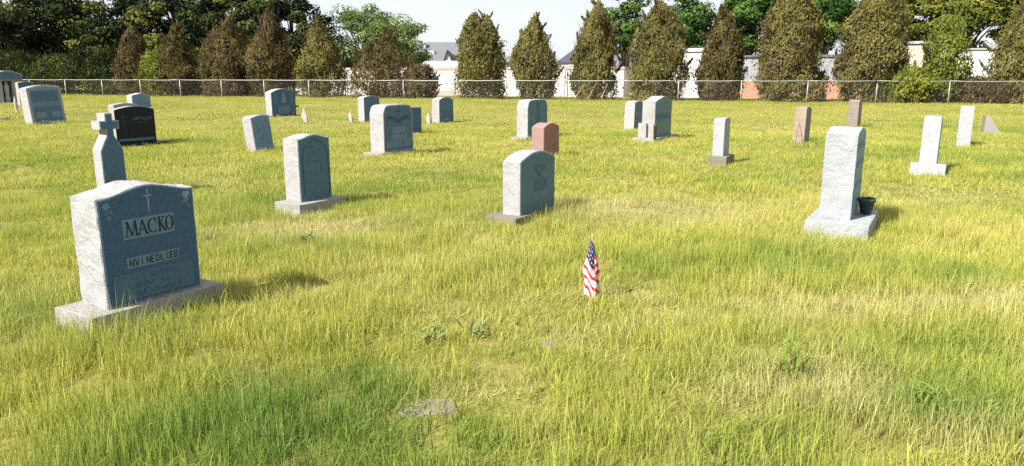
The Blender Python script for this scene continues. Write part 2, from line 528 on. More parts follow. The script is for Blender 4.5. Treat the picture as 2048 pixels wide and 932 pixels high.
def house(name, label, x, y, rz, w, d, eave, ridge, wallm, roofm, dormers=(), windows=(), chimney=None):
    r_ = empty(name, (x, y, 0), rz, label, 'house')
    mb = MB()
    mb.add([(-w / 2, 0, -0.2), (w / 2, 0, -0.2), (w / 2, d, -0.2), (-w / 2, d, -0.2), (-w / 2, 0, eave), (w / 2, 0, eave), (w / 2, d, eave), (-w / 2, d, eave), (-w / 2, d / 2, ridge - 0.1), (w / 2, d / 2, ridge - 0.1)],
           [(0, 1, 5, 4), (2, 3, 7, 6), (1, 2, 6, 9, 5), (3, 0, 4, 8, 7), (4, 5, 9, 8), (6, 7, 8, 9)])
    mb.build('wall', wallm, r_)
    o_ = 0.35
    sl = (ridge - eave) / (d / 2)
    rm = MB()
    for s_ in (0, 1):
        ya, yb = (-o_, d / 2) if s_ == 0 else (d + o_, d / 2)
        za = eave - sl * o_
        v = [(-w / 2 - o_, ya, za), (w / 2 + o_, ya, za), (w / 2 + o_, yb, ridge), (-w / 2 - o_, yb, ridge)]
        v += [(p[0], p[1], p[2] + 0.14) for p in v]
        rm.add(v, [(0, 3, 2, 1), (4, 5, 6, 7), (0, 1, 5, 4), (1, 2, 6, 5), (2, 3, 7, 6), (3, 0, 4, 7)])
    roof = rm.build('roof', roofm, r_)
    if chimney:
        box('chimney', chimney - 0.3, chimney + 0.3, d / 2 - 0.3, d / 2 + 0.3, ridge - 0.6, ridge + 0.9, M['brick'], roof)
    for (dx, dw, dz, dh) in dormers:       # gabled dormer standing on the front slope
        yy = (dz - eave) / sl
        m2 = MB()
        m2.add([(dx - dw / 2, yy - 0.1, dz), (dx + dw / 2, yy - 0.1, dz), (dx + dw / 2, yy - 0.1, dz + dh * 0.55), (dx, yy - 0.1, dz + dh), (dx - dw / 2, yy - 0.1, dz + dh * 0.55),
                (dx - dw / 2, yy + 2, dz), (dx + dw / 2, yy + 2, dz), (dx + dw / 2, yy + 2, dz + dh * 0.55), (dx, yy + 2, dz + dh), (dx - dw / 2, yy + 2, dz + dh * 0.55)],
               [(0, 1, 2, 3, 4), (1, 6, 7, 2), (0, 4, 9, 5), (2, 7, 8, 3), (4, 3, 8, 9)])
        dm = m2.build('dormer', wallm, r_)
        box('dormer_window', dx - dw * 0.28, dx + dw * 0.28, yy - 0.16, yy - 0.1, dz + 0.15, dz + dh * 0.55, M['win_frame'], dm)
    for (wx, wz, ww, wh) in windows:
        wo = box('window', wx - ww / 2, wx + ww / 2, -0.08, 0, wz, wz + wh, M['win_frame'], r_)
        box('pane', wx - ww / 2 + 0.1, wx + ww / 2 - 0.1, -0.1, -0.08, wz + 0.1, wz + wh - 0.1, M['glass'], wo)
    return r_

hs = house('gabled_house', 'distant grey shingled house with dormers above the white garage', -14.0, 136, R(4), 10.4, 8.0, 4.3, 7.7, M['siding_grey'], M['shingle'],
           dormers=[(-3.0, 1.5, 5.2, 1.5), (-0.6, 1.3, 5.4, 1.3)], windows=[(-3.4, 3.1, 0.9, 1.0), (-1.2, 2.9, 0.7, 1.1), (-0.2, 2.9, 0.7, 1.1), (0.8, 2.9, 0.7, 1.1)])
# cross gable of that house: steep front with light roof plane and dark far slope
mb = MB()
mb.add([(1.2, -1.2, 2.6), (3.6, -1.2, 2.6), (2.4, -1.2, 6.0), (1.2, 4, 2.6), (3.6, 4, 2.6), (2.4, 4, 6.0)], [(0, 1, 2), (3, 5, 4), (0, 3, 4, 1)])
fg = mb.build('front_gable', M['siding'], hs)
mb = MB()
for s_ in (-1, 1):
    v = [(2.4 + s_ * 1.45, -1.5, 2.3), (2.4, -1.5, 6.2), (2.4, 4, 6.2), (2.4 + s_ * 1.45, 4, 2.3)]
    v += [(p[0] + s_ * 0.12, p[1], p[2] + 0.08) for p in v]
    mb.add(v, [(0, 1, 2, 3), (7, 6, 5, 4), (0, 4, 5, 1), (2, 6, 7, 3), (0, 3, 7, 4)])
mb.build('gable_roof', M['shingle_dark'], hs)
box('window', 2.0, 2.8, -1.27, -1.2, 3.4, 4.5, M['win_frame'], hs)
box('chimney', -2.2, -1.7, 2.5, 3.0, 6.6, 8.0, M['siding'], hs)

house('gable_end_house', 'distant pale house with a dark overhanging roof seen end on', 9.5, 122, R(-62), 7.0, 6.2, 4.0, 6.0, M['siding'], M['shingle_dark'], windows=[(0, 2.2, 1, 1.2)], chimney=-2)
house('low_roof_house', 'distant house with plain grey roof right of the second spire shaped evergreen', 17.6, 112, R(6), 6.5, 7.0, 3.3, 5.9, M['siding'], M['shingle'], windows=[(-1, 1.6, 1, 1.2)], chimney=-2.2)
house('far_house', 'far small pale house glimpsed between two evergreens left of centre', -1.3, 128, R(0), 5.0, 6.0, 4.2, 6.4, M['siding'], M['shingle_light'], windows=[(-0.8, 2.6, 1, 1.2), (1.0, 2.6, 1, 1.2)])

# ------------------------------------------------------------------ trees
def quads_from(P, A, B, tint, dead, bend=0.0):
    """leaf quads: centre P, half axes A and B (n,3)"""
    n = len(P)
    V = np.empty((n, 4, 3))
    V[:, 0] = P - A * 0.55 - B * 0.9
    V[:, 1] = P + A - B * 0.25
    V[:, 2] = P + A * 0.6 + B
    V[:, 3] = P - A + B * 0.35
    F = np.arange(n * 4).reshape(n, 4)
    return V.reshape(-1, 3), F, np.repeat(tint, 4), np.repeat(dead, 4)

def unit(v):
    return v / (np.linalg.norm(v, axis=1, keepdims=True) + 1e-9)

def fbm(x, y, z, rs):
    v = np.zeros_like(x)
    for k in range(4):
        f_ = 0.8 * 1.9 ** k
        p_ = rs.uniform(0, 6.28, 6)
        v += (np.sin(x * f_ + p_[0] + 1.3 * np.sin(y * f_ * 0.8 + p_[1])) * np.sin(z * f_ * 0.9 + p_[2] + np.sin(x * f_ * 0.6 + p_[3])) +
              np.sin(y * f_ + p_[4]) * np.cos(z * f_ * 1.1 + p_[5])) * 0.5 / (1.35 ** k)
    return v

def trunk_mesh(name, segs, parent):
    mb = MB()
    for pts, rad in segs:
        mb.tube(pts, rad, 6)
    return mb.build(name, M['bark'], parent, True)

def arborvitae(label, x, y, h, w, seed, mat='arbor', n=9500, brown=0.35, leaders=((0, 0, 1.0),), thin=0.0, cat='tree', group='evergreens in the row behind the fence', name='arborvitae', squat=0.0):
    rs = np.random.RandomState(seed)
    r_ = empty(name, (x, y, 0), 0, label, cat, group)
    segs = []
    for (lx, ly, lh) in leaders:
        segs.append(([(lx * 0.2, ly * 0.2, -0.1), (lx * 0.5, ly * 0.5, h * lh * 0.35), (lx, ly, h * lh * 0.92)], [0.16, 0.11, 0.015]))
    nb = 26 if thin else 14
    for k in range(nb):
        a = rs.uniform(0, 6.28); z0 = rs.uniform(0.02, 0.6) * h; rr = w * 0.5 * rs.uniform(0.5, 0.9)
        lift = rs.uniform(0.5, 1.4)
        segs.append(([(0, 0, z0), (math.cos(a) * rr * 0.6, math.sin(a) * rr * 0.6, z0 + 0.5 * lift), (math.cos(a) * rr, math.sin(a) * rr, z0 + 1.2 * lift)], [0.05, 0.03, 0.01]))
    trunk_mesh('trunk', segs, r_)
    Vs, Fs, Ts, Ds = [], [], [], []
    off = 0
    for li, (lx, ly, lh) in enumerate(leaders):
        m_ = int(2.5 * n / len(leaders))
        t = rs.beta(1.05, 1.25, m_)
        hh = h * lh
        tap = rs.uniform(1.15, 1.75)
        # columnar spire: full at the skirt, tapering to a blunt point
        if squat:
            prof = np.sqrt(np.clip(1 - (np.abs(t - 0.42) / 0.60) ** 2.2, 0, 1))
        else:
            prof = np.where(t < 0.30, 0.86 + 0.14 * np.sin(t / 0.30 * 1.57), np.clip(1 - ((t - 0.30) / 0.71) ** tap, 0, 1) ** 0.85)
        ang = rs.uniform(0, 2 * math.pi, m_)
        z = t * hh
        lump = fbm(np.cos(ang) * 2.6 + lx, np.sin(ang) * 2.6 + ly, z * 1.1, np.random.RandomState(seed + 7))
        lump2 = fbm(np.cos(ang) * 7 + lx, np.sin(ang) * 7 + ly, z * 2.6, np.random.RandomState(seed + 8))
        depth = 1 - np.abs(rs.normal(0, 0.17, m_))
        stray = rs.uniform(0, 1, m_) < 0.06
        depth = np.where(stray, 1 + rs.uniform(0, 0.22, m_), depth)
        rad = w * 0.48 * (prof + 0.03) * (0.88 + 0.23 * lump + 0.07 * lump2) * np.clip(depth, 0.25, 1.2)
        sway = 0.16 * np.sin(z * 0.9 + seed) * t
        P = np.stack([lx * np.clip(t * 1.5, 0, 1) + sway + np.cos(ang) * rad, ly + np.sin(ang) * rad, z + 0.10 * rs.normal(0, 1, m_)], 1)
        # loose sprigs that break the outline
        ns = 34
        src = rs.choice(m_, ns)
        per = max(10, m_ // 260)
        sel = rs.choice(m_, ns * per, replace=False)
        tipv = np.stack([np.cos(ang[src]) * rs.uniform(.1, .5, ns), np.sin(ang[src]) * rs.uniform(.1, .5, ns), rs.uniform(.25, .75, ns)], 1)
        uu = np.tile(rs.uniform(0, 1, per), ns)[:, None]
        P[sel] = np.repeat(P[src], per, 0) + np.repeat(tipv, per, 0) * uu + rs.normal(0, .055, (ns * per, 3)) * (1.2 - uu)
        P[:, 2] = np.clip(P[:, 2], 0.05, None)
        keep = np.ones(m_, bool)
        hole = fbm(np.cos(ang) * 3.1, np.sin(ang) * 3.1, z * 1.7, np.random.RandomState(seed + 3))
        keep &= ~((hole > 0.55 - thin * 0.8) & (rs.uniform(0, 1, m_) < 0.50 + thin * 0.3))
        keep &= ~((z < 0.7) & (rs.uniform(0, 1, m_) < 0.45))
        P, ang, z, lump, depth = P[keep], ang[keep], z[keep], lump[keep], depth[keep]
        k = len(P)
        outw = np.stack([np.cos(ang), np.sin(ang), np.zeros(k)], 1)
        # sprays face outward, turned by the lumps they sit on
        fx = fbm(P[:, 0] * 2.4, P[:, 1] * 2.4, P[:, 2] * 1.6, np.random.RandomState(seed + 21))[:, None]
        fz = fbm(P[:, 0] * 2.2, P[:, 1] * 2.2, P[:, 2] * 1.9, np.random.RandomState(seed + 22))[:, None]
        tang = np.stack([-np.sin(ang), np.cos(ang), np.zeros(k)], 1)
        nrm = unit(outw + tang * fx * 0.8 + np.array([0, 0, 1.0]) * (0.15 + fz * 0.8) + rs.normal(0, 0.45, (k, 3)))
        B = unit(np.cross(np.array([0, 0, 1.0]) + rs.normal(0, 0.35, (k, 3)), nrm))
        A = np.cross(nrm, B)
        sz = rs.uniform(0.026, 0.075, (k, 1))
        bn = fbm(P[:, 0] * 0.9, P[:, 1] * 0.9, P[:, 2] * 0.8, np.random.RandomState(seed + 11))
        tint = np.clip(0.48 + 0.22 * lump + rs.normal(0, 0.22, k), 0, 1)
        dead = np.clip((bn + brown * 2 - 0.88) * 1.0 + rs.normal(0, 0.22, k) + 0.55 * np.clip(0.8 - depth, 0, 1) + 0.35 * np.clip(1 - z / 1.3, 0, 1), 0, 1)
        V, F, T_, D_ = quads_from(P, A * sz * 1.5, B * sz * 0.85, tint, dead)
        Vs.append(V); Fs.append(F + off); Ts.append(T_); Ds.append(D_); off += len(V)
    me = np_mesh('crown', np.concatenate(Vs), np.concatenate(Fs), {'tint': np.concatenate(Ts), 'dead': np.concatenate(Ds)}, M[mat])
    link(bpy.data.objects.new('crown', me), r_)
    return r_

arborvitae('brown tipped evergreen leftmost in the row behind the fence', -31.8, 63.5, 5.6, 3.7, 1, 'arbor_brown', 8500, 0.42)
arborvitae('ragged olive evergreen second from the left in the row', -27.8, 62.3, 5.7, 3.6, 2, 'arbor_brown', 8500, 0.30)
arborvitae('broad brown evergreen third from the left with double tip', -23.3, 60.9, 6.2, 4.4, 3, 'arbor_brown', 11000, 0.40, ((-0.5, 0, 0.88), (0.5, 0, 1.0)))
arborvitae('tall olive brown evergreen just left of the figure carved headstone', -19.2, 59.7, 6.6, 3.7, 4, 'arbor_brown', 9500, 0.38)
arborvitae('twiggy olive evergreen right of the white wall gap', -14.8, 58.3, 6.0, 3.8, 5, 'arbor', 8500, 0.40, thin=0.15)
arborvitae('sparse wide brown evergreen with bare crossing stems', -9.9, 56.9, 5.0, 5.0, 6, 'arbor_brown', 7500, 0.45, ((-0.9, 0.1, 0.80), (0.7, -0.1, 1.0)), thin=0.35)
arborvitae('full evergreen with forked tip right of the white garage door', -2.2, 54.5, 6.0, 3.9, 7, 'arbor', 11000, 0.24, ((-0.45, 0, 1.0), (0.4, 0.1, 0.97)))
arborvitae('narrow spire shaped evergreen left of the dark gabled house', 1.6, 53.4, 5.7, 3.5, 8, 'arbor', 9000, 0.30)
arborvitae('slender tall evergreen with leaning dead sticks at its foot', 5.8, 52.1, 6.5, 3.5, 9, 'arbor', 10000, 0.34)
arborvitae('large full evergreen behind the pair of headstones', 9.9, 50.9, 6.4, 4.5, 10, 'arbor', 13500, 0.26)
arborvitae('reddish brown evergreen left of the grey clad building', 13.9, 49.7, 5.9, 3.5, 11, 'arbor_brown', 9500, 0.36)
arborvitae('very wide tall evergreen cut by the top edge, left of the grey wall', 18.0, 48.4, 7.3, 4.9, 12, 'arbor', 15500, 0.24)
arborvitae('tallest evergreen right of the grey wall', 22.7, 47.0, 8.0, 4.7, 13, 'arbor', 15500, 0.26)
arborvitae('loose yellow green shrub in front of the beige wall', 26.4, 45.7, 5.2, 2.9, 14, 'leaf_yellow', 5200, 0.12, thin=0.3, cat='shrub', group='shrubs along the fence', name='loose_shrub', squat=1)
arborvitae('low spreading green bush at the foot of the tallest evergreen', 24.3, 45.7, 2.1, 3.4, 15, 'leaf_yellow', 4200, 0.15, cat='shrub', group='shrubs along the fence', name='low_bush', squat=1)
arborvitae('olive evergreen at the right edge of the picture', 30.5, 44.7, 6.6, 3.6, 16, 'arbor', 9500, 0.28)
arborvitae('low brown brush under the white building at the far right', 28.3, 45.3, 1.5, 3.6, 17, 'arbor_brown', 3000, 0.4, cat='shrub', group='shrubs along the fence', name='low_bush', squat=1)
arborvitae('low brown bush left of the white garage door', -6.9, 55.7, 2.4, 3.0, 18, 'arbor_brown', 3600, 0.55, cat='shrub', group='shrubs along the fence', name='low_bush', squat=1)
arborvitae('leafy light green bush between the first two brown evergreens', -29.3, 62.0, 3.6, 3.2, 19, 'leaf_yellow', 4200, 0.1, cat='shrub', group='shrubs along the fence', name='leafy_bush', squat=1)
arborvitae('rounded dark bush behind the fence at the left', -35.2, 65.6, 4.1, 4.6, 20, 'leaf_dark', 6000, 0.05, cat='shrub', group='shrubs along the fence', name='leafy_bush', squat=1)

arborvitae('dark undergrowth bush behind the fence, far left', -47.5, 70.5, 4.0, 7.0, 23, 'leaf_dark', 5000, 0.0, cat='shrub', group='shrubs along the fence', name='leafy_bush', squat=1)
arborvitae('dark undergrowth bush behind the fence beside the rounded one', -41.0, 68.6, 3.6, 6.6, 24, 'leaf_dark', 5000, 0.0, cat='shrub', group='shrubs along the fence', name='leafy_bush', squat=1)
arborvitae('dark undergrowth bush deep behind the leafy light green bush', -30.0, 67.0, 4.2, 7.0, 25, 'leaf_dark', 5000, 0.0, cat='shrub', group='shrubs along the fence', name='leafy_bush', squat=1)
arborvitae('pale olive bush between the third and fourth evergreens', -21.2, 61.8, 4.8, 2.8, 26, 'leaf_yellow', 3000, 0.25, thin=.2, cat='shrub', group='shrubs along the fence', name='leafy_bush', squat=1)

def deciduous(label, x, y, h, spread, seed, mat, n=10000, trunk_h=0.22, leaf=0.15, clusters=70, group='leafy trees beyond the tree row', airy=0.0, name='leafy_tree', skirt=0.0):
    rs = np.random.RandomState(seed)
    r_ = empty(name, (x, y, 0), 0, label, 'tree', group)
    rx, rz = spread * 0.5, h * (1 - trunk_h) * 0.5
    cz = h - rz
    # cluster centres through the crown volume, pushed to the outside
    d = unit(rs.normal(0, 1, (clusters, 3)))
    rad = rs.uniform(0.45, 1.0, (clusters, 1)) ** 0.6
    C = d * rad * np.array([rx, rx, rz]) * (0.88 + 0.20 * rs.normal(0, 1, (clusters, 1)).clip(-1, 1)) + np.array([0, 0, cz])
    if skirt:
        C[:, 2] = np.where(rs.uniform(0, 1, clusters) < skirt, rs.uniform(0.8, h * 0.45, clusters), C[:, 2])
    segs = [([(0, 0, -0.2), (rs.normal(0, 0.15), rs.normal(0, 0.15), h * 0.35), (rs.normal(0, 0.3), rs.normal(0, 0.3), h * 0.8)], [0.024 * h, 0.017 * h, 0.004 * h])]
    for k in range(min(clusters, 34)):
        e = C[k]
        z0 = min(max(h * rs.uniform(0.16, 0.5), 0.8), e[2])
        mid = np.array([e[0] * 0.5, e[1] * 0.5, z0 + (e[2] - z0) * 0.6]) + rs.normal(0, 0.22, 3)
        segs.append(([(0, 0, z0), tuple(mid), tuple(e)], [0.011 * h, 0.006 * h, 0.002 * h]))
    trunk_mesh('trunk', segs, r_)
    per = n // clusters
    Ps, Ts, Ns = [], [], []
    for c in C:
        s_ = rs.uniform(0.36, 0.72) * (spread / 7.0) ** 0.5
        rel = rs.normal(0, 1, (per, 3))
        rel = rel / (0.45 + 0.55 * np.linalg.norm(rel, axis=1, keepdims=True))      # leaves gather on the outside of the clump
        p = rel * np.array([s_, s_, s_ * 0.58]) * 1.35 + c
        Ns.append(rel)
        Ps.append(p)
        Ts.append(np.clip(0.45 + rs.normal(0, 0.24) + rs.normal(0, 0.15, per), 0, 1))
    P, T_ = np.concatenate(Ps), np.concatenate(Ts)
    k = len(P)
    outw = unit(P - np.array([0, 0, cz - rz * 0.4]))
    nrm = unit(outw * 0.25 + np.concatenate(Ns) * 0.9 + np.array([0, 0, 0.3]) + rs.normal(0, 0.38, (k, 3)))
    A = unit(np.cross(nrm, rs.normal(0, 1, (k, 3))))
    B = np.cross(nrm, A)
    sz = rs.uniform(0.55, 1.15, (k, 1)) * leaf
    V, F, T2, D2 = quads_from(P, A * sz, B * sz * 0.7, T_, np.clip(rs.normal(-0.1, 0.2, k), 0, 1))
    me = np_mesh('crown', V, F, {'tint': T2, 'dead': D2}, M[mat])
    link(bpy.data.objects.new('crown', me), r_)
    return r_

G_DARK = 'big dark trees at the left'
deciduous('dark tree at the far left edge with a bare limb against the sky', -58.0, 80.0, 11.0, 12.0, 31, 'leaf_dark', 18000, 0.12, 0.20, 95, G_DARK, skirt=0.25)
deciduous('big dark tree behind the pillared monument, sunlit leaf clumps', -49.5, 77.0, 13.5, 12.0, 32, 'leaf_dark', 23000, 0.10, 0.19, 120, G_DARK, skirt=0.25)
deciduous('dark tree above the leftmost brown evergreen, sky showing through', -40.5, 75.5, 13.0, 10.0, 33, 'leaf_dark', 15500, 0.12, 0.19, 90, G_DARK, skirt=0.3)
deciduous('dark spreading tree behind the second and third brown evergreens', -32.5, 74.0, 13.5, 10.5, 34, 'leaf_dark', 21000, 0.12, 0.19, 110, G_DARK, skirt=0.25)
deciduous('dark tree behind the olive brown evergreen with trunk fork', -25.5, 71.0, 12.5, 9.0, 35, 'leaf_dark', 18000, 0.12, 0.18, 95, G_DARK, skirt=0.2)
deciduous('dark green tree at the edge of the open sky', -20.0, 68.5, 10.3, 6.8, 36, 'leaf_dark', 14000, 0.12, 0.17, 85, G_DARK, skirt=0.25)
deciduous('dense dark tree low behind the left end of the fence', -53.5, 84.0, 9.0, 13.0, 37, 'leaf_dark', 12000, 0.02, 0.22, 60, G_DARK, skirt=0.5)
deciduous('dense dark tree filling the wood behind the leafy bush', -43.0, 82.0, 8.5, 12.0, 38, 'leaf_dark', 12000, 0.02, 0.22, 60, G_DARK, skirt=0.5)
deciduous('dense dark tree deep in the wood behind the broad brown evergreen', -33.0, 82.0, 8.5, 12.0, 39, 'leaf_dark', 12000, 0.02, 0.22, 60, G_DARK, skirt=0.5)
deciduous('feathery light green tree rising over the sparse brown evergreen', -14.0, 70.5, 8.4, 7.6, 41, 'leaf_pale', 17000, 0.10, 0.12, 95, skirt=0.15)
deciduous('rounded light green tree left of the grey shingled house', -10.4, 69.0, 7.4, 6.6, 42, 'leaf_pale', 15000, 0.10, 0.12, 80, skirt=0.15)
deciduous('slim bright green tree between two tall evergreens right of centre', 9.9, 66.0, 9.0, 3.6, 43, 'leaf_mid', 6500, 0.3, 0.13, 45)
deciduous('vivid green tree behind the large full evergreen', 14.8, 65.0, 8.9, 5.6, 44, 'leaf_mid', 11000, 0.28, 0.13, 75)
deciduous('shaded green tree behind the reddish brown evergreen', 20.1, 64.3, 10.6, 5.6, 45, 'leaf_mid', 11000, 0.3, 0.14, 70)
deciduous('leafy green tree over the grey clad building', 25.7, 62.1, 10.4, 5.0, 46, 'leaf_mid', 10500, 0.3, 0.14, 70)
deciduous('yellow green tree over the beige wall', 30.9, 60.4, 10.0, 5.6, 47, 'leaf_yellow', 12000, 0.34, 0.14, 75)
deciduous('yellow green tree overhanging the bright white building', 35.3, 59.2, 10.4, 6.2, 48, 'leaf_yellow', 12500, 0.36, 0.14, 80)
deciduous('yellow green tree at the top right corner', 40.0, 57.8, 10.2, 6.6, 49, 'leaf_yellow', 12000, 0.3, 0.15, 75)
deciduous('tiny distant pale green tree right of the grey house roof', -14.6, 152.0, 8.6, 6.0, 50, 'leaf_yellow', 2600, 0.15, 0.22, 40)

def bare_tree(label, x, y, h, seed, spread=0.5):
    rs = random.Random(seed)
    r_ = empty('bare_tree', (x, y, 0), 0, label, 'tree', 'bare distant trees')
    mb = MB(); tw = MB()
    def grow(p, d, L, rad, lev):
        q = p + d * L
        m_ = p + d * L * 0.5 + Vector((rs.gauss(0, .05), rs.gauss(0, .05), 0)) * L
        (mb if lev < 3 else tw).tube([p, m_, q], [rad, rad * 0.85, rad * 0.65], 5 if lev < 2 else 3)
        if lev >= 5:
            return
        for k in range(3 if lev < 4 else 2):
            nd = (d + Vector((rs.gauss(0, spread), rs.gauss(0, spread), rs.gauss(0.1, 0.25)))).normalized()
            grow(p + d * L * rs.uniform(0.6, 1.0), nd, L * rs.uniform(0.62, 0.82), rad * 0.55, lev + 1)
    grow(Vector((0, 0, -0.2)), Vector((0, 0, 1)), h * 0.30, h * 0.014, 0)
    mb.build('trunk', M['bark'], r_, True)
    tw.build('crown', M['bark'], r_)
    return r_
bare_tree('bare pinkish grey tree between the forked and spire evergreens', -0.9, 112.0, 8.4, 5)
bare_tree('thin bare treetop behind the grey shingled house', -10.4, 160.0, 9.2, 8, 0.4)
bare_tree('small bare tree beside the dark gabled house', 8.2, 118.0, 6.4, 12)

# leaning dead sticks at the foot of an evergreen, against the fence
for k, (a, b_) in enumerate([((4.2, 50.6), (5.0, 50.9)), ((5.1, 50.35), (5.75, 50.7)), ((6.0, 50.1), (6.45, 50.35))]):
    mb = MB()
    mb.tube([(0, 0, 0), ((b_[0] - a[0]) * 0.5, (b_[1] - a[1]) * 0.5, 0.62), (b_[0] - a[0], b_[1] - a[1], 1.15)], [0.03, 0.025, 0.015], 6)
    o = mb.build('dead_stick', M['wood'], None, True, (a[0], a[1], 0))
    tag(o, ['leftmost', 'middle', 'rightmost'][k] + ' of three pale dead sticks leaning behind the fence', 'stick', 'dead sticks leaning behind the fence')

# ------------------------------------------------------------------ chain link fence
fence = empty('chain_link_fence', F0, FYAW, 'galvanized chain link fence with top rail along the back of the cemetery', 'fence')
RAIL = 1.33
for i in range(-4, 21):
    rs = random.Random(i * 7 + 3)
    lean = rs.gauss(0, 0.012)
    mb = MB()
    hp = RAIL + 0.005 if i != 16 else RAIL - 0.14
    mb.tube([(0, 0, -0.2), (lean * 0.4, 0, 0.5), (lean, 0, hp)], 0.034, 8)
    p = mb.build('post', M['galv'], fence, True, (i * STEP, 0, 0))
    if i < 20:
        mb = MB()
        pts = []
        for k in range(7):
            u = k / 6
            pts.append((u * STEP, 0, RAIL - 0.018 * math.sin(math.pi * u) * (1 + rs.random())))
        mb.tube(pts, 0.024, 7)
        mb.build('top_rail', M['galv'], fence, True, (i * STEP, 0, 0.012))
        mb = MB()
        mb.tube([(-0.05, 0, RAIL), (0.05, 0, RAIL)], 0.031, 8)
        mb.build('rail_sleeve', M['galv'], fence, True, (i * STEP + 0.3, 0, 0.010))
# woven wire
n_d = int(24 * STEP / 0.075)
sv, sf = [], []
for s_ in (-1, 1):
    for k in range(n_d):
        x0 = -4 * STEP + k * 0.075
        hgt = RAIL - 0.06
        xa, xb = (x0, x0 + hgt * 0.9) if s_ > 0 else (x0 + hgt * 0.9, x0)
        o = len(sv)
        w_ = 0.0013
        sv += [(xa - w_, 0.03 * s_ * 0.1 - 0.04, 0.02), (xa + w_, 0.03 * s_ * 0.1 - 0.04, 0.02), (xb + w_, 0.03 * s_ * 0.1 - 0.04, hgt + 0.02), (xb - w_, 0.03 * s_ * 0.1 - 0.04, hgt + 0.02)]
        sf.append((o, o + 1, o + 2, o + 3))
mesh_o = obj('wire_mesh', sv, sf, M['wire'], fence)
mesh_o['kind'] = 'stuff'

# ------------------------------------------------------------------ headstones
YAW = 32.0
def frame(yaw=YAW):
    a = R(yaw)
    return Vector((math.sin(a), math.cos(a), 0)), Vector((-math.cos(a), math.sin(a), 0))

def top_profile(kind, w, h, n=18):
    """points of the top edge from the left shoulder to the right shoulder, (x, z)"""
    pts = []
    if kind == 'flat':
        return [(-w / 2, h), (w / 2, h)]
    if kind == 'gable':
        r_ = 0.11 * w
        return [(-w / 2, h - r_), (0, h), (w / 2, h - r_)]
    if kind == 'arch':
        r_ = 0.125 * w
        return [(-w / 2 + w * k / n, h - r_ + r_ * math.sin(math.pi * k / n) ** 0.9) for k in range(n + 1)]
    if kind == 'low':
        r_ = 0.075 * w
        return [(-w / 2 + w * k / n, h - r_ + r_ * math.sin(math.pi * k / n)) for k in range(n + 1)]
    if kind == 'serp':      # flat shoulders that sweep up to a raised centre
        r_ = 0.09 * w
        for k in range(n + 1):
            u = k / n
            s_ = min(1, max(0, (0.5 - abs(u - 0.5)) / 0.5))
            pts.append((-w / 2 + w * u, h - r_ + r_ * (s_ * s_ * (3 - 2 * s_))))
        return pts
    if kind == 'round':     # rounded corners with a slight crown
        r_ = 0.2 * w
        for k in range(n + 1):
            u = k / n
            x = -w / 2 + w * u
            e = max(0, abs(x) - (w / 2 - r_)) / r_
            pts.append((x, h - r_ + r_ * math.sqrt(max(0, 1 - e ** 2.6)) * 0.9 + 0.1 * r_ * math.sin(math.pi * u)))
        return pts
    return pts

def outline(kind, w, h, taper=0.0):
    tp = top_profile(kind, w * (1 - taper), h)
    return [(-w / 2, 0.0)] + tp + [(w / 2, 0.0)]

def resample(poly, step):
    out = []
    n = len(poly)
    for i in range(n):
        a, b_ = poly[i], poly[(i + 1) % n]
        L = math.hypot(b_[0] - a[0], b_[1] - a[1])
        k = max(1, int(L / step))
        for j in range(k):
            out.append((a[0] + (b_[0] - a[0]) * j / k, a[1] + (b_[1] - a[1]) * j / k))
    return out

def inset(poly, d):
    n = len(poly); out = []
    area = sum(poly[i][0] * poly[(i + 1) % n][1] - poly[(i + 1) % n][0] * poly[i][1] for i in range(n))
    sg = 1 if area > 0 else -1
    for i in range(n):
        p0, p, p1 = Vector(poly[i - 1]), Vector(poly[i]), Vector(poly[(i + 1) % n])
        e0, e1 = (p - p0).normalized(), (p1 - p).normalized()
        n0, n1 = Vector((-e0.y, e0.x)) * sg, Vector((-e1.y, e1.x)) * sg
        b_ = n0 + n1
        L = b_.length
        b_ = b_ / L if L > 1e-6 else n0
        out.append(tuple(p + b_ * d / max(0.5, b_.dot(n0))))
    return out

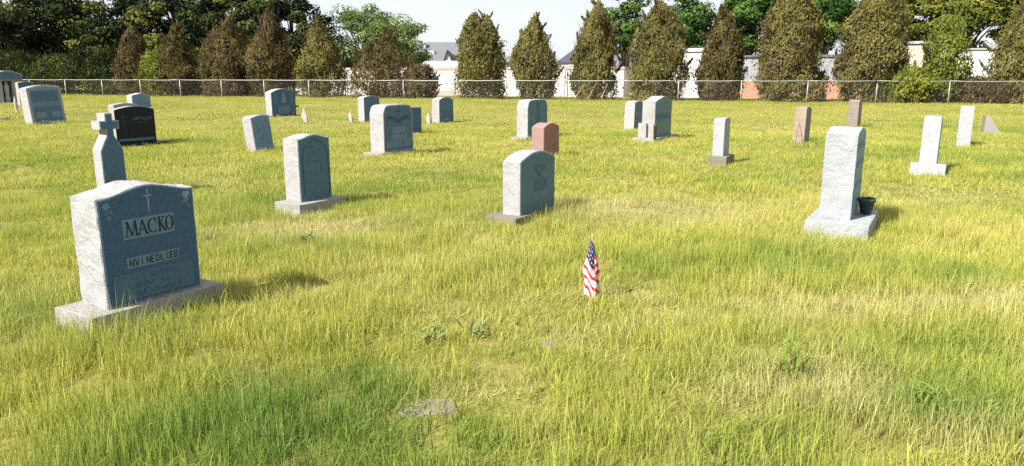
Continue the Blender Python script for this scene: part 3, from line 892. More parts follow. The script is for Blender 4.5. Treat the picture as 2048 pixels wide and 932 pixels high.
def slab(name, poly, y0, y1, mat, parent, rough=0.0, seed=0, axis='y', step=0.035, layers=6, chamfer=0.006):
    """outline poly extruded from y0 to y1; lateral faces chipped by rough (m). axis 'y': poly is (x,z); axis 'z': poly is (x,y)."""
    P = resample(poly, step) if rough else list(poly)
    n = len(P)
    Pin = inset(P, chamfer)
    area = sum(P[i][0] * P[(i + 1) % n][1] - P[(i + 1) % n][0] * P[i][1] for i in range(n))
    sg = 1 if area > 0 else -1
    nr = []
    for i in range(n):
        t = Vector(P[(i + 1) % n]) - Vector(P[i - 1])
        t.normalize()
        nr.append(Vector((t.y, -t.x)) * sg)
    rings = []
    ys = [y0] + [y0 + (y1 - y0) * (0.02 + 0.96 * k / (layers - 1)) for k in range(layers)] + [y1] if rough else [y0, y0 + chamfer, y1 - chamfer, y1]
    for j, yy in enumerate(ys):
        edge = j in (0, len(ys) - 1)
        src = Pin if edge else P
        ring = []
        for i, (a, b_) in enumerate(src):
            if rough and not edge:
                q = Vector((a * 9 + seed * 3.1, yy * 9, b_ * 9))
                dd = (mnoise.noise(q) * 0.65 + mnoise.noise(q * 2.7) * 0.4) * rough
                amt = 0.45 if j in (1, len(ys) - 2) else 1.0
                a, b_ = a + nr[i].x * (dd * amt), b_ + nr[i].y * (dd * amt)
            ring.append((a, yy, b_) if axis == 'y' else (a, b_, yy))
        rings.append(ring)
    v = [p for r_ in rings for p in r_]
    f = []
    for j in range(len(rings) - 1):
        for i in range(n):
            q = (j * n + i, j * n + (i + 1) % n, (j + 1) * n + (i + 1) % n, (j + 1) * n + i)
            f.append(q)
    f.append(tuple(range(n)))
    f.append(tuple((len(rings) - 1) * n + i for i in range(n)))
    o = obj(name, v, f, mat, parent)
    import bmesh
    bm = bmesh.new(); bm.from_mesh(o.data)
    bmesh.ops.recalc_face_normals(bm, faces=bm.faces)
    bm.to_mesh(o.data); bm.free()
    return o

def rect(x0, x1, z0, z1):
    return [(x0, z0), (x1, z0), (x1, z1), (x0, z1)]

# -- lettering: simple stroke glyphs on a unit cell (x 0..1, z 0..1)
GL = {
    'A': [(0, 0, .5, 1), (.5, 1, 1, 0), (.2, .35, .8, .35)], 'B': [(0, 0, 0, 1), (0, 1, .7, .95), (.7, .95, .75, .6), (.75, .6, 0, .52), (.75, .5, .9, .15), (.9, .15, 0, 0)],
    'C': [(1, .85, .6, 1), (.6, 1, .1, .75), (.1, .75, .1, .25), (.1, .25, .6, 0), (.6, 0, 1, .15)], 'D': [(0, 0, 0, 1), (0, 1, .6, .95), (.6, .95, 1, .5), (1, .5, .6, .05), (.6, .05, 0, 0)],
    'E': [(0, 0, 0, 1), (0, 1, .9, 1), (0, .5, .7, .5), (0, 0, .9, 0)], 'I': [(.5, 0, .5, 1)], 'L': [(0, 1, 0, 0), (0, 0, .85, 0)],
    'N': [(0, 0, 0, 1), (0, 1, 1, 0), (1, 0, 1, 1)], 'V': [(0, 1, .5, 0), (.5, 0, 1, 1)], 'H': [(0, 0, 0, 1), (1, 0, 1, 1), (0, .5, 1, .5)],
    'U': [(0, 1, 0, .25), (0, .25, .5, 0), (.5, 0, 1, .25), (1, .25, 1, 1)], '1': [(.5, 0, .5, 1), (.2, .8, .5, 1)],
}
def stroke(mb, x0, z0, x1, z1, t0, y0, y1, t1=None):
    t1 = t0 if t1 is None else t1
    d = Vector((x1 - x0, z1 - z0)); d.normalize()
    nx, nz = -d.y / 2, d.x / 2
    v = []
    for yy in (y0, y1):
        v += [(x0 - nx * t0, yy, z0 - nz * t0), (x1 - nx * t1, yy, z1 - nz * t1), (x1 + nx * t1, yy, z1 + nz * t1), (x0 + nx * t0, yy, z0 + nz * t0)]
    mb.add(v, [(0, 1, 2, 3), (7, 6, 5, 4), (0, 4, 5, 1), (1, 5, 6, 2), (2, 6, 7, 3), (3, 7, 4, 0)])

def word(name, text, xc, zc, cw, ch, gap, th, y, mat, parent, depth=0.0015):
    out = []
    W = len(text) * cw + (len(text) - 1) * gap
    x = xc - W / 2
    for ch_ in text:
        if ch_ in GL:
            mb = MB()
            for (a, b_, c, d) in GL[ch_]:
                stroke(mb, x + a * cw, zc - ch / 2 + b_ * ch, x + c * cw, zc - ch / 2 + d * ch, th, y - depth, y + 0.001)
            out.append(mb.build(name, mat, parent))
        x += cw + gap
    return out

def worn_lines(parent, x0, x1, z0, z1, rows, y, mat, seed, name='inscription', fill=0.85):
    """a weathered inscription too worn to read: rows of short irregular cuts"""
    rs = random.Random(seed)
    mb = MB()
    rh = (z1 - z0) / rows
    for k in range(rows):
        za = z0 + k * rh + rh * 0.15
        lh = rh * 0.62
        inset_ = rs.uniform(0, 0.22) * (x1 - x0) / 2
        x = x0 + inset_
        while x < x1 - inset_:
            cw = lh * rs.uniform(0.35, 0.8)
            if rs.random() < fill:
                t = max(lh * 0.13, 0.003)
                for q in range(rs.randint(2, 3)):
                    a, b_ = rs.choice([(0, 0), (0, 1), (1, 0), (.5, 0), (.5, 1)]), rs.choice([(0, 1), (1, 1), (1, .5), (.5, .5), (1, 0)])
                    if a == b_:
                        continue
                    stroke(mb, x + a[0] * cw, za + a[1] * lh, x + b_[0] * cw, za + b_[1] * lh, t, y - 0.0015, y + 0.001)
            x += cw * 1.35
    return mb.build(name, mat, parent)

FOOT = []       # footprints kept free of grass: (x, y, yaw dir, half length, half depth)
def headstone(label, C, w, t, h, z0=0.0, kind='serp', body='white_granite', face=None, base=None, base_mat='base_granite', lean=(0, 0), yaw=YAW, rough=0.012, seed=1, name='headstone', taper=0.0, margin=0.012, poly=None, group='headstones'):
    """C: ground point below the near front corner; w along the face, t thick, h high above z0. Local x runs along the face, -y faces the reader."""
    d, n = frame(yaw)
    c = Vector((C[0], C[1], 0)) + d * (w / 2) + n * (t / 2)
    gzv = float(gz(c.x, c.y))
    r_ = empty(name, (c.x, c.y, gzv), math.atan2(d.y, d.x), label, 'headstone', group, (R(lean[0]), R(lean[1])))
    if poly is None:
        poly = outline(kind, w, h, taper)
    bp = [(x, z + z0 - (0.15 if (z == 0 and not base) else 0.0)) for (x, z) in poly]
    slab('body', bp, -t / 2, t / 2, M[body], r_, rough, seed, step=max(0.03, w / 22))
    fobj = None
    if face:
        fp = inset([(x, z + z0) for (x, z) in poly], margin)
        fobj = slab('polished_face', fp, -t / 2 - 0.006, -t / 2 + 0.01, M[face], r_, 0, chamfer=0.003)
    hl, hd = w / 2, t / 2
    if base:
        l, rr, fr, bk, bh = base        # how far the base reaches beyond the stone left, right, front, back; its height
        slab('base', [(-w / 2 - l, -t / 2 - fr), (w / 2 + rr, -t / 2 - fr), (w / 2 + rr, t / 2 + bk), (-w / 2 - l, t / 2 + bk)], -0.12, z0, M[base_mat], r_, 0.022, seed + 5, axis='z', step=0.05, layers=5, chamfer=0.012)
        hl, hd = w / 2 + max(l, rr), t / 2 + max(fr, bk)
    FOOT.append((c.x, c.y, d.x, d.y, hl, hd))
    return r_, fobj

def plate(name, parent, x0, x1, z0, z1, y, mat, skew=0.0):
    mb = MB()
    v = [(x0, y - 0.003, z0), (x1, y - 0.003, z0 + skew), (x1, y - 0.003, z1 + skew), (x0, y - 0.003, z1)]
    v += [(p[0], y + 0.001, p[2]) for p in v]
    mb.add(v, [(0, 1, 2, 3), (7, 6, 5, 4), (0, 4, 5, 1), (1, 5, 6, 2), (2, 6, 7, 3), (3, 7, 4, 0)])
    return mb.build(name, mat, parent)

# 1 --- the big MACKO stone at the left
w, t, h, z0 = 0.67, 0.30, 0.765, 0.12
hsn, fc = headstone('large granite headstone lettered MACKO with thin cross on its dark blue face', (-2.55, 4.41), w, t, h, z0, 'serp', 'white_granite', 'pol_navy_shade', (0.14, 0.12, 0.07, 0.06, 0.12), rough=0.020, seed=3)
yf = -t / 2 - 0.006
plate('name_panel', fc, -0.19, 0.165, z0 + 0.425, z0 + 0.555, yf, M['frost_light'])
# serif capitals M A C K O, thick and thin strokes
yl = yf - 0.003
def serif(mb, x, z, wd, th=0.006):
    stroke(mb, x - wd / 2, z, x + wd / 2, z, th, yl - 0.0015, yl + 0.001)
def S(mb, x0, z0_, x1, z1_, t0, t1=None):
    stroke(mb, x0, z0_, x1, z1_, t0, yl - 0.0015, yl + 0.001, t1)
zb, zt = z0 + 0.445, z0 + 0.537
K, k_ = 0.013, 0.006
def letter(fn):
    mb = MB(); fn(mb); mb.build('letter', M['carve_dark'], fc)
def lM(mb):
    S(mb, -.165, zb, -.157, zt, k_); S(mb, -.157, zt, -.130, zb, K, 0.010); S(mb, -.130, zb, -.104, zt, k_); S(mb, -.104, zt, -.098, zb, K)
    serif(mb, -.165, zb, .024); serif(mb, -.098, zb, .026); serif(mb, -.160, zt, .02); serif(mb, -.102, zt, .02)
def lA(mb):
    S(mb, -.083, zb, -.058, zt, k_); S(mb, -.058, zt, -.030, zb, K); S(mb, -.073, zb + .032, -.043, zb + .032, k_)
    serif(mb, -.083, zb, .022); serif(mb, -.030, zb, .026)
def lC(mb):
    cx, cz, rx_, rz_ = .014, (zb + zt) / 2, .030, (zt - zb) / 2
    prev = None
    for q in range(15):
        a = R(48 + q * 264 / 14)
        p = (cx + rx_ * math.cos(a), cz + rz_ * math.sin(a)); th = k_ + (K - k_) * abs(math.cos(a)) ** 1.5
        if prev:
            S(mb, prev[0], prev[1], p[0], p[1], prev[2], th)
        prev = (*p, th)
    S(mb, cx + .021, zt - .004, cx + .023, zt - .03, k_)
def lK(mb):
    S(mb, .062, zb, .062, zt, K); S(mb, .064, (zb + zt) / 2 - .006, .094, zt, k_); S(mb, .072, (zb + zt) / 2, .100, zb, K)
    for xx, zz in ((.062, zb), (.062, zt), (.100, zb), (.094, zt)):
        serif(mb, xx, zz, .024)
def lO(mb):
    cx, cz, rx_, rz_ = .132, (zb + zt) / 2, .024, (zt - zb) / 2
    prev = None
    for q in range(19):
        a = 2 * math.pi * q / 18
        p = (cx + rx_ * math.cos(a), cz + rz_ * math.sin(a)); th = k_ + (K - k_) * abs(math.cos(a)) ** 1.5
        if prev:
            S(mb, prev[0], prev[1], p[0], p[1], prev[2], th)
        prev = (*p, th)
for fn in (lM, lA, lC, lK, lO):
    letter(fn)
mb = MB()
stroke(mb, 0.0, z0 + 0.585, 0.0, z0 + 0.735, 0.009, yf - 0.0015, yf + 0.001)
stroke(mb, -0.030, z0 + 0.690, 0.030, z0 + 0.690, 0.009, yf - 0.0015, yf + 0.001)
mb.build('carved_cross', M['carve_light'], fc)
plate('second_panel', fc, -0.185, 0.180, z0 + 0.235, z0 + 0.305, yf, M['frost_light'])
yl2 = yf - 0.003
word('letter', 'NVI', -0.118, z0 + 0.27, 0.024, 0.045, 0.011, 0.006, yl2, M['carve_dark'], fc)
word('letter', 'NEDL', 0.012, z0 + 0.27, 0.023, 0.045, 0.010, 0.006, yl2, M['carve_dark'], fc)
word('letter', 'CEB', 0.128, z0 + 0.27, 0.022, 0.045, 0.009, 0.0065, yl2, M['carve_dark'], fc)
plate('lower_panel', fc, -0.285, 0.275, z0 + 0.030, z0 + 0.205, yf, M['pol_slate_shade'])
worn_lines(fc, -0.17, 0.19, z0 + 0.045, z0 + 0.195, 3, yl2, M['pol_navy_shade'], 5, fill=0.8)
mb = MB()        # fine arch line under the top edge
tp = [(x, z + z0) for (x, z) in top_profile('serp', w * 0.90, h - 0.045)]
for a, b_ in zip(tp[1:-2], tp[2:-1]):
    stroke(mb, a[0], a[1], b_[0], b_[1], 0.004, yf - 0.0012, yf + 0.001)
mb.build('arch_line', M['frost'], fc)
def rose(cx, cz, s_, seed, matx):
    rs = random.Random(seed)
    mb = MB()
    for q in range(8):          # petals, then leaves trailing below
        a = q * 0.785 + rs.uniform(-.2, .2)
        rr = s_ * (0.45 if q < 7 else 0)
        px, pz = cx + rr * math.cos(a), cz + rr * math.sin(a)
        r0 = s_ * rs.uniform(0.28, 0.42)
        ring = [(px + r0 * math.cos(k * 0.785) * rs.uniform(.8, 1.1), yf - 0.0012 - 0.0001 * q, pz + r0 * math.sin(k * 0.785) * rs.uniform(.8, 1.1)) for k in range(8)]
        mb.add(ring, [tuple(range(8))])
    for q in range(5):
        x0_, z0_ = cx + rs.uniform(-.6, .6) * s_, cz - s_ * rs.uniform(0.7, 2.4)
        stroke(mb, x0_, z0_, x0_ + rs.uniform(-.5, .5) * s_, z0_ - rs.uniform(.3, .7) * s_, s_ * 0.35, yf - 0.0012, yf + 0.001, s_ * 0.05)
    mb.build('carved_rose', matx, fc)
rose(-0.275, z0 + 0.655, 0.036, 4, M['frost_light'])
rose(0.275, z0 + 0.660, 0.036, 9, M['carve_light'])

# 2 --- cross topped stone
cw_ = 0.32
cp = [(-cw_ / 2, 0), (-cw_ / 2, .60), (-.075, .76), (-.052, .80), (-.052, .885), (-.135, .885), (-.135, 1.0), (-.052, 1.0), (-.052, 1.10), (.052, 1.10), (.052, 1.0), (.135, 1.0), (.135, .885), (.052, .885), (.052, .80), (.075, .76), (cw_ / 2, .60), (cw_ / 2, 0)]
hc, fcc = headstone('narrow grey headstone topped by a small stone cross, behind the MACKO stone', (-5.56, 9.89), cw_, 0.20, 1.1, 0, poly=cp, body='white_granite', face='pol_slate_shade', rough=0.006, seed=6, margin=0.014)
worn_lines(fcc, -.12, .12, .22, .60, 6, -.106, M['frost_light'], 8)

# 3 --- black polished stone and the rough stone hidden behind it
hb, fb = headstone('wide polished black headstone on a black plinth', (-9.13, 16.97), 0.98, 0.20, 0.86, 0.07, 'low', 'grey_granite', 'pol_black', (0.14, 0.24, 0.12, 0.10, 0.07), base_mat='pol_black', seed=9, margin=0.004)
worn_lines(fb, -.08, .42, .60, .70, 1, -.106, M['frost_light'], 11, fill=1.0)
worn_lines(fb, -.08, .42, .54, .58, 1, -.106, M['frost'], 12)
mb = MB()
stroke(mb, -.30, .40, -.30, .80, .006, -.1075, -.105); stroke(mb, -.36, .70, -.24, .70, .006, -.1075, -.105)
mb.build('carved_cross', M['frost'], fb)
plate('lower_band', fb, -.44, .44, .13, .19, -.106, M['pol_slate_shade'])
headstone('rough pale headstone mostly hidden behind the polished black one', (-9.38, 17.45), 0.62, 0.24, 0.99, 0, 'low', 'base_granite', None, seed=10, rough=0.02)

# 4 --- small pale blue stone behind the black one
h4, f4 = headstone('small pale blue gable topped headstone near the fence', (-18.79, 36.72), 0.98, 0.46, 0.98, -0.2, 'gable', 'blue_white', 'pol_steel_shade', seed=12, margin=0.03)
worn_lines(f4, -.32, .32, .25, .60, 3, -.24, M['frost_light'], 14)

# 5 --- leaning stone at the left
h5, f5 = headstone('large leaning headstone with two small plaques, at the left edge', (-16.3, 25.1), 1.12, 0.50, 1.33, 0, 'low', 'white_granite', 'pol_steel_shade', lean=(-2, -3), seed=13, margin=0.07)
yq = -.256
plate('inner_field', f5, -.44, .44, .12, 1.14, yq, M['pol_slate_shade'])
plate('name_band', f5, -.46, .46, .62, .75, yq - .003, M['frost_light'])
worn_lines(f5, -.38, .38, .80, 1.10, 4, yq - .003, M['frost'], 15)
worn_lines(f5, -.40, .40, .64, .73, 1, yq - .006, M['frost'], 16)
plate('plaque', f5, -.38, -.06, .22, .42, yq - .003, M['frost_light'])
plate('plaque', f5, .12, .42, .22, .42, yq - .003, M['frost_light'])

# 6 --- pillared monument with a heavy cap
d_, n_ = frame()
pc = Vector((-30.9, 44.7, 0))
mon = empty('pillared_monument', (pc.x, pc.y, 0), math.atan2(d_.y, d_.x), 'tall pillared granite monument under a heavy curved cap at the far left', 'monument')
for xx in (0.0, 0.92):
    slab('pillar', rect(xx - .18, xx + .18, 0, 1.36), -.30, .30, M['white_granite'] if xx == 0 else M['grey_granite'], mon, 0.008, 3)
slab('back_slab', rect(.18, .74, 0, 1.34), .05, .25, M['pol_navy_shade'], mon, 0)
capo = slab('cap', [(-.34, 1.36), (1.28, 1.36), (1.30, 1.74)] + [(1.28 - 1.6 * k / 12, 1.74 + .20 * math.sin(math.pi * k / 12)) for k in range(1, 12)] + [(-.34, 1.74)], -.42, .42, M['grey_granite'], mon, 0.012, 4)
slab('cap_face', inset([(-.34, 1.36), (1.28, 1.36), (1.30, 1.74)] + [(1.28 - 1.6 * k / 12, 1.74 + .20 * math.sin(math.pi * k / 12)) for k in range(1, 12)] + [(-.34, 1.74)], .05), -.428, -.41, M['pol_slate_shade'], mon, 0)
slab('base', [(-.5, -.55), (1.45, -.55), (1.45, .55), (-.5, .55)], -.15, .06, M['base_granite'], mon, .02, 5, axis='z')
sv_, sf_ = lathe([(0.0, 0.06), (.15, .06), (.16, .25), (.11, .45), (.14, .85), (.16, 1.02), (.10, 1.14), (.05, 1.18), (.085, 1.23), (.09, 1.28), (.05, 1.33), (0, 1.34)], 14)
st = obj('carved_figure', [(p[0] + .46, p[1] * .8 - .12, p[2]) for p in sv_], sf_, M['blue_white'], mon, True)
FOOT.append((pc.x + d_.x * .46, pc.y + d_.y * .46, d_.x, d_.y, 1.0, .6))
# stone half hidden between monument and leaning stone
headstone('dark slate headstone half hidden behind the large leaning one', (-27.3, 41.2), 0.8, 0.3, 1.30, 0, 'low', 'grey_granite', 'pol_navy_shade', seed=17)

# 7 --- small leaning stone
h7, f7 = headstone('small leaning slate faced headstone left of the tall white sided one', (-5.55, 15.86), 0.50, 0.29, 0.74, 0.03, 'low', 'white_granite', 'pol_steel_shade', (0.14, 0.02, 0.05, 0.08, 0.06), lean=(-2, -5), seed=18)
worn_lines(f7, -.2, .2, .15, .66, 7, -.151, M['frost'], 19, fill=.6)

# 8 --- stone with carved figure
h8, f8 = headstone('wide navy faced headstone with a carved robed figure between pillars', (-9.68, 29.86), 1.26, 0.36, 1.08, 0.02, 'arch', 'white_granite', 'pol_navy_shade', (0.05, 0.25, 0.1, 0.1, 0.1), base_mat='bronze', seed=20)
yq = -.186
fig = [(-.10, .52), (.20, .52), (.17, .70), (.12, .84), (.10, .92), (.05, .98), (0, .92), (-.04, .84), (-.08, .68)]
slab('carved_figure', [(x - .06, z) for x, z in fig], yq - .02, yq + .001, M['frost_light'], f8, 0)
for xx in (-.42, .42):
    plate('carved_pillar', f8, xx - .09, xx + .09, .46, .92, yq, M['frost'])
plate('ledge', f8, -.48, .48, .43, .47, yq - .01, M['frost'])
plate('name_panel', f8, -.28, .30, .12, .40, yq, M['frost_light'])
worn_lines(f8, -.24, .26, .14, .39, 2, yq - .003, M['carve_dark'], 21, fill=1)
slab('side_ledge', rect(.58, .80, .34, .40), -.2, .0, M['bronze'], h8, 0)

# 9 --- tall white sided stone on a long base
h9, f9 = headstone('teal faced headstone with thick white rough end on a long base', (-2.54, 8.68), 0.51, 0.26, 0.80, 0.14, 'serp', 'white_granite', 'pol_teal_shade', (0.13, 0.12, 0.12, 0.06, 0.14), seed=22, rough=0.014)
yq = -.136
plate('name_band', f9, -.19, .20, .50, .62, yq, M['frost'])
worn_lines(f9, -.18, .19, .51, .61, 1, yq - .003, M['frost_light'], 23, fill=1)
mb = MB()
for a, b_ in (((-.2, .66), (-.17, .78)), ((-.17, .78), (0, .89)), ((0, .89), (.17, .80)), ((.17, .80), (.21, .66)), ((-.2, .66), (-.19, .2)), ((.21, .66), (.21, .2))):
    stroke(mb, a[0], a[1], b_[0], b_[1], .006, yq - .0015, yq + .001)
mb.build('border_line', M['carve_dark'], f9)
worn_lines(f9, -.12, .12, .68, .82, 3, yq, M['frost'], 24, fill=.6)

# 10, 13 --- stones toward the fence
h10, f10 = headstone('slate headstone with rounded white end near the fence, right of a faded flag', (-5.36, 26.84), 0.83, 0.30, 0.92, 0, 'low', 'white_granite', 'pol_slate_shade', seed=25)
worn_lines(f10, -.05, .34, .52, .64, 1, -.156, M['frost'], 26)
h13, f13 = headstone('arch topped slate headstone with vertical carved bars near the fence', (-2.55, 25.96), 0.83, 0.33, 0.90, 0, 'arch', 'grey_granite', 'pol_slate_shade', seed=27)
worn_lines(f13, -.25, .30, .48, .60, 1, -.171, M['frost_light'], 28, fill=1)
for xx in (-.22, -.06, .12, .28):
    plate('carved_bar', f13, xx - .035, xx + .035, .12, .42, -.171, M['frost'])

# 11 --- round topped stone
h11, f11 = headstone('round cornered headstone with carved branches and stepped pale panels', (-2.59, 14.86), 0.92, 0.37, 0.96, 0.06, 'round', 'white_granite', 'pol_slate_shade', (0.14, 0.04, 0.05, 0.08, 0.06), seed=29, margin=0.03)
yq = -.191
plate('upper_panel', f11, -.20, .22, .42, .56, yq, M['frost_light'])
plate('middle_panel', f11, -.24, .26, .30, .415, yq, M['frost_light'])
plate('name_band', f11, -.40, .40, .15, .29, yq, M['frost_light'])
worn_lines(f11, -.18, .2, .405, .455, 1, yq - .003, M['carve_dark'], 30, fill=.7)
word('letter', 'D', .12, .22, .045, .07, .01, .007, yq - .003, M['carve_dark'], f11)
mb = MB()
for s_ in (-1, 1):
    for q in range(9):
        x = s_ * (.02 + q * .036); z = .66 + .028 * q - .0022 * q * q
        stroke(mb, x, z, x + s_ * .036, z + .02, .008, yq - .0015, yq + .001)
        stroke(mb, x, z, x + s_ * .03, z + .07, .012, yq - .0015, yq + .001, .003)
        stroke(mb, x, z, x + s_ * .05, z - .05, .012, yq - .0015, yq + .001, .003)
stroke(mb, 0, .62, 0, 1.0, .014, yq - .0015, yq + .001); stroke(mb, -.07, .88, .07, .88, .014, yq - .0015, yq + .001)
mb.build('carved_branches', M['carve_dark'], f11)
h12, f12 = headstone('thin dark slate headstone tucked behind the round cornered one', (-2.80, 20.45), 0.46, 0.10, 0.72, 0, 'flat', 'pink_granite', 'pol_navy_shade', seed=31, rough=0.004)
plate('name_panel', f12, -.10, .16, .34, .47, -.056, M['frost'])

# 14 --- stone with carved column
h14, f14 = headstone('teal faced headstone with a carved column and thick white end', (0.40, 18.81), 1.02, 0.33, 0.94, 0.06, 'round', 'white_granite', 'pol_teal_shade', (0.16, 0.02, 0.05, 0.1, 0.07), seed=33)
slab('carved_column', [(-.14, .12), (.20, .12), (.10, .40), (.08, .95), (-.04, .95), (-.04, .40)], -.18, -.168, M['frost'], f14, 0)

# 15 --- pink stone, 16 --- teal stone in front of it
hp, fp_ = headstone('small pink granite headstone with an arched top', (0.63, 14.57), 0.64, 0.28, 0.68, 0, 'arch', 'pink_granite', 'pol_pink', seed=34, rough=0.006)
mb = MB()
stroke(mb, .02, .42, .10, .60, .01, -.1475, -.145); stroke(mb, .14, .40, .10, .60, .01, -.1475, -.145)
mb.build('carved_mark', M['pink_granite'], fp_)
worn_lines(fp_, -.15, .2, .18, .34, 2, -.146, M['pink_granite'], 35, fill=.5)
h16, f16 = headstone('teal faced arched headstone with a carved heart and small panel', (0.09, 7.98), 0.79, 0.23, 0.69, 0.07, 'arch', 'white_granite', 'pol_teal_shade', (0.17, 0.0, 0.05, 0.12, 0.07), seed=36, rough=0.012, base_mat='weathered_base')
yq = -.121
slab('carved_heart', [(.03, .46), (.12, .55), (.13, .59), (.10, .61), (.04, .59), (-.03, .61), (-.07, .59), (-.06, .55)], yq - .002, yq + .001, M['frost'], f16, 0)
worn_lines(f16, -.16, .28, .625, .69, 1, yq, M['frost_light'], 37, fill=1)
plate('name_panel', f16, -.10, .20, .31, .44, yq, M['frost'])
worn_lines(f16, -.08, .18, .32, .43, 2, yq - .003, M['frost_light'], 38, fill=.9)
worn_lines(f16, -.12, .0, .12, .15, 1, yq, M['frost'], 39)

# 17 --- the pair at right of centre
h17, f17 = headstone('slate headstone with sloping top behind the teal gable topped one', (3.75, 22.7), 0.80, 0.33, 0.86, 0, 'low', 'white_granite', 'pol_navy_shade', lean=(0, 3), seed=40, margin=0.03)
plate('name_panel', f17, -.3, .05, .38, .52, -.171, M['frost_light'])
h18, f18 = headstone('teal gable topped headstone with a low shoulder block on a wide base', (3.58, 18.51), 1.18, 0.34, 1.02, 0.08, 'gable', 'grey_granite', 'pol_teal_shade', (0.30, 0.36, 0.10, 0.12, 0.08), seed=41, margin=0.008)
slab('shoulder_block', rect(-.67, -.586, .08, .44), .02, .235, M['white_granite'], h18, .006, 42)
plate('name_band', f18, -.48, .42, .52, .66, -.176, M['frost'])
plate('lower_line', f18, -.44, .40, .46, .475, -.176, M['frost_light'])
worn_lines(f18, -.42, .36, .54, .64, 1, -.179, M['frost_light'], 43, fill=.6)
va, vf_ = lathe([(0, 0), (.030, 0), (.034, .05), (.045, .30), (.055, .34), (.045, .34), (.03, .30), (0, .29)], 12)
vs_o = obj('grave_vase', va, vf_, M['bronze'], None, True, (3.54, 18.22, 0.085))
tag(vs_o, 'narrow dark vase standing against the end of the teal gable topped headstone', 'vase')

# 18 --- slim white stone on a rough block
headstone('slim white round topped headstone on a rough brown block', (3.79, 13.13), 0.36, 0.20, 0.67, 0.17, 'round', 'blue_white', None, (0.05, 0.10, 0.08, 0.05, 0.17), base_mat='weathered_base', seed=44, rough=0.005)
# 19, 20 --- pinkish and tan stones
headstone('leaning pinkish beige headstone with a red wire stand against it', (7.0, 17.6), 0.62, 0.26, 0.87, 0, 'low', 'pink_beige', 'tan_granite', lean=(0, 4), seed=46, rough=0.01, margin=0.03)
mb = MB()
for a, b_ in (((-.14, 0, 0), (0, .05, .50)), ((.14, 0, 0), (0, .05, .50)), ((0, .02, .44), (.02, -.10, 0)), ((-.08, 0, .2), (.08, 0, .2))):
    mb.tube([a, b_], 0.0065, 6)
ws = mb.build('wire_stand', M['red_wire'], None, True, (6.80, 17.36, 0.03), (0, 0, R(28)))
tag(ws, 'rusty red wire easel leaning on the pinkish beige headstone', 'wire stand')
headstone('tan headstone standing upright far right of centre near the fence', (10.96, 23.41), 0.75, 0.31, 0.90, 0, 'low', 'tan_granite', 'pink_beige', seed=48, rough=0.012, margin=0.03)

# 21 --- large bright stone at the right with pot
h21, f21 = headstone('tall thick bright white headstone on a heavy base at the right', (3.41, 7.23), 0.74, 0.30, 0.91, 0.19, 'low', 'blue_white', 'pol_steel_shade', (0.20, 0.08, 0.19, 0.10, 0.19), base_mat='blue_white', yaw=30.5, seed=50, rough=0.014, margin=0.02)
for zz in (.50, .72, .90):
    plate('carved_band', f21, -.26, .26, zz, zz + .06, -.156, M['frost_light'])
d_, n_ = frame()
pp = Vector((3.41, 7.23, 0)) + d_ * 0.46 - n_ * 0.085
pot = empty('flower_pot', (pp.x, pp.y, 0.192), 0, 'dark flower pot with a small green plant on the base of the bright white headstone', 'flower pot')
pv, pf = lathe([(0, 0.0), (.055, 0), (.078, .125), (.088, .125), (.090, .160), (.080, .160), (.076, .13), (0, .13)], 20)
obj('pot_body', pv, pf, M['pot'], pot, True)
obj('soil', [(.076 * math.cos(k * .524), .076 * math.sin(k * .524), .136) for k in range(12)], [tuple(range(12))], M['soil'], pot)

def blade(mb, base, d, L, wd, droop, seg=4):
    """one tapering leaf"""
    side = Vector((-d.y, d.x, 0)).normalized()
    pts = []
    for k in range(seg + 1):
        u = k / seg
        p = base + Vector((d.x, d.y, 0)) * (L * u * (0.4 + 0.6 * u * droop)) + Vector((0, 0, 1)) * (L * (d.z * u - droop * 0.55 * u * u))
        wv = wd * (0.55 + 0.9 * u) * (1 - u) ** 0.7 if u > 0 else wd * 0.4
        pts.append((p, wv))
    v, f = [], []
    for p, wv in pts:
        v += [p - side * wv, p + side * wv]
    for k in range(seg):
        f.append((2 * k, 2 * k + 1, 2 * k + 3, 2 * k + 2))
    mb.add(v, f)

def with_tint(o, seed, dead=0.0):
    rs = np.random.RandomState(seed)
    n = len(o.data.vertices)
    a = o.data.attributes.new('tint', 'FLOAT', 'POINT'); a.data.foreach_set('value', np.full(n, rs.uniform(.25, .9), np.float32))
    a = o.data.attributes.new('dead', 'FLOAT', 'POINT'); a.data.foreach_set('value', np.full(n, dead, np.float32))
    return o
rs = random.Random(77)
mb = MB()
for k in range(34):
    a = rs.uniform(0, 6.28)
    blade(mb, Vector((rs.uniform(-.05, .05), rs.uniform(-.05, .05), .13)), Vector((math.cos(a) * .6, math.sin(a) * .6, rs.uniform(.5, 1.0))), rs.uniform(.05, .12), .009, rs.uniform(.2, .8))
with_tint(mb.build('plant', M['leaf_mid'], pot), 3)

# 22, 23 --- right hand stones
headstone('pale blue white headstone leaning right on a broken rough block', (7.1, 12.2), 0.55, 0.26, 0.80, 0.17, 'low', 'blue_white', None, (0.13, 0.12, 0.14, 0.12, 0.17), base_mat='blue_white', lean=(0, 5), seed=52, rough=0.010)
headstone('plain slim pale headstone furthest right, seen end on', (10.62, 17.0), 0.55, 0.28, 0.95, 0, 'low', 'blue_white', None, lean=(0, 1.5), seed=54, rough=0.008)
# 24 --- small wedge marker
wd = empty('wedge_marker', (13.6, 20.95, 0), R(-8), 'small grey triangular broken marker at the far right', 'marker')
slab('body', [(-.17, -.1), (.30, -.1), (.27, 0.03), (-.05, .46), (-.10, .52), (-.17, .52)], -.06, .10, M['grey_granite'], wd, .008, 55)
slab('dark_edge', rect(-.20, -.172, -.1, .52), -.05, .09, M['weathered_base'], wd, 0)
FOOT.append((13.6, 20.95, 1, 0, .25, .12))

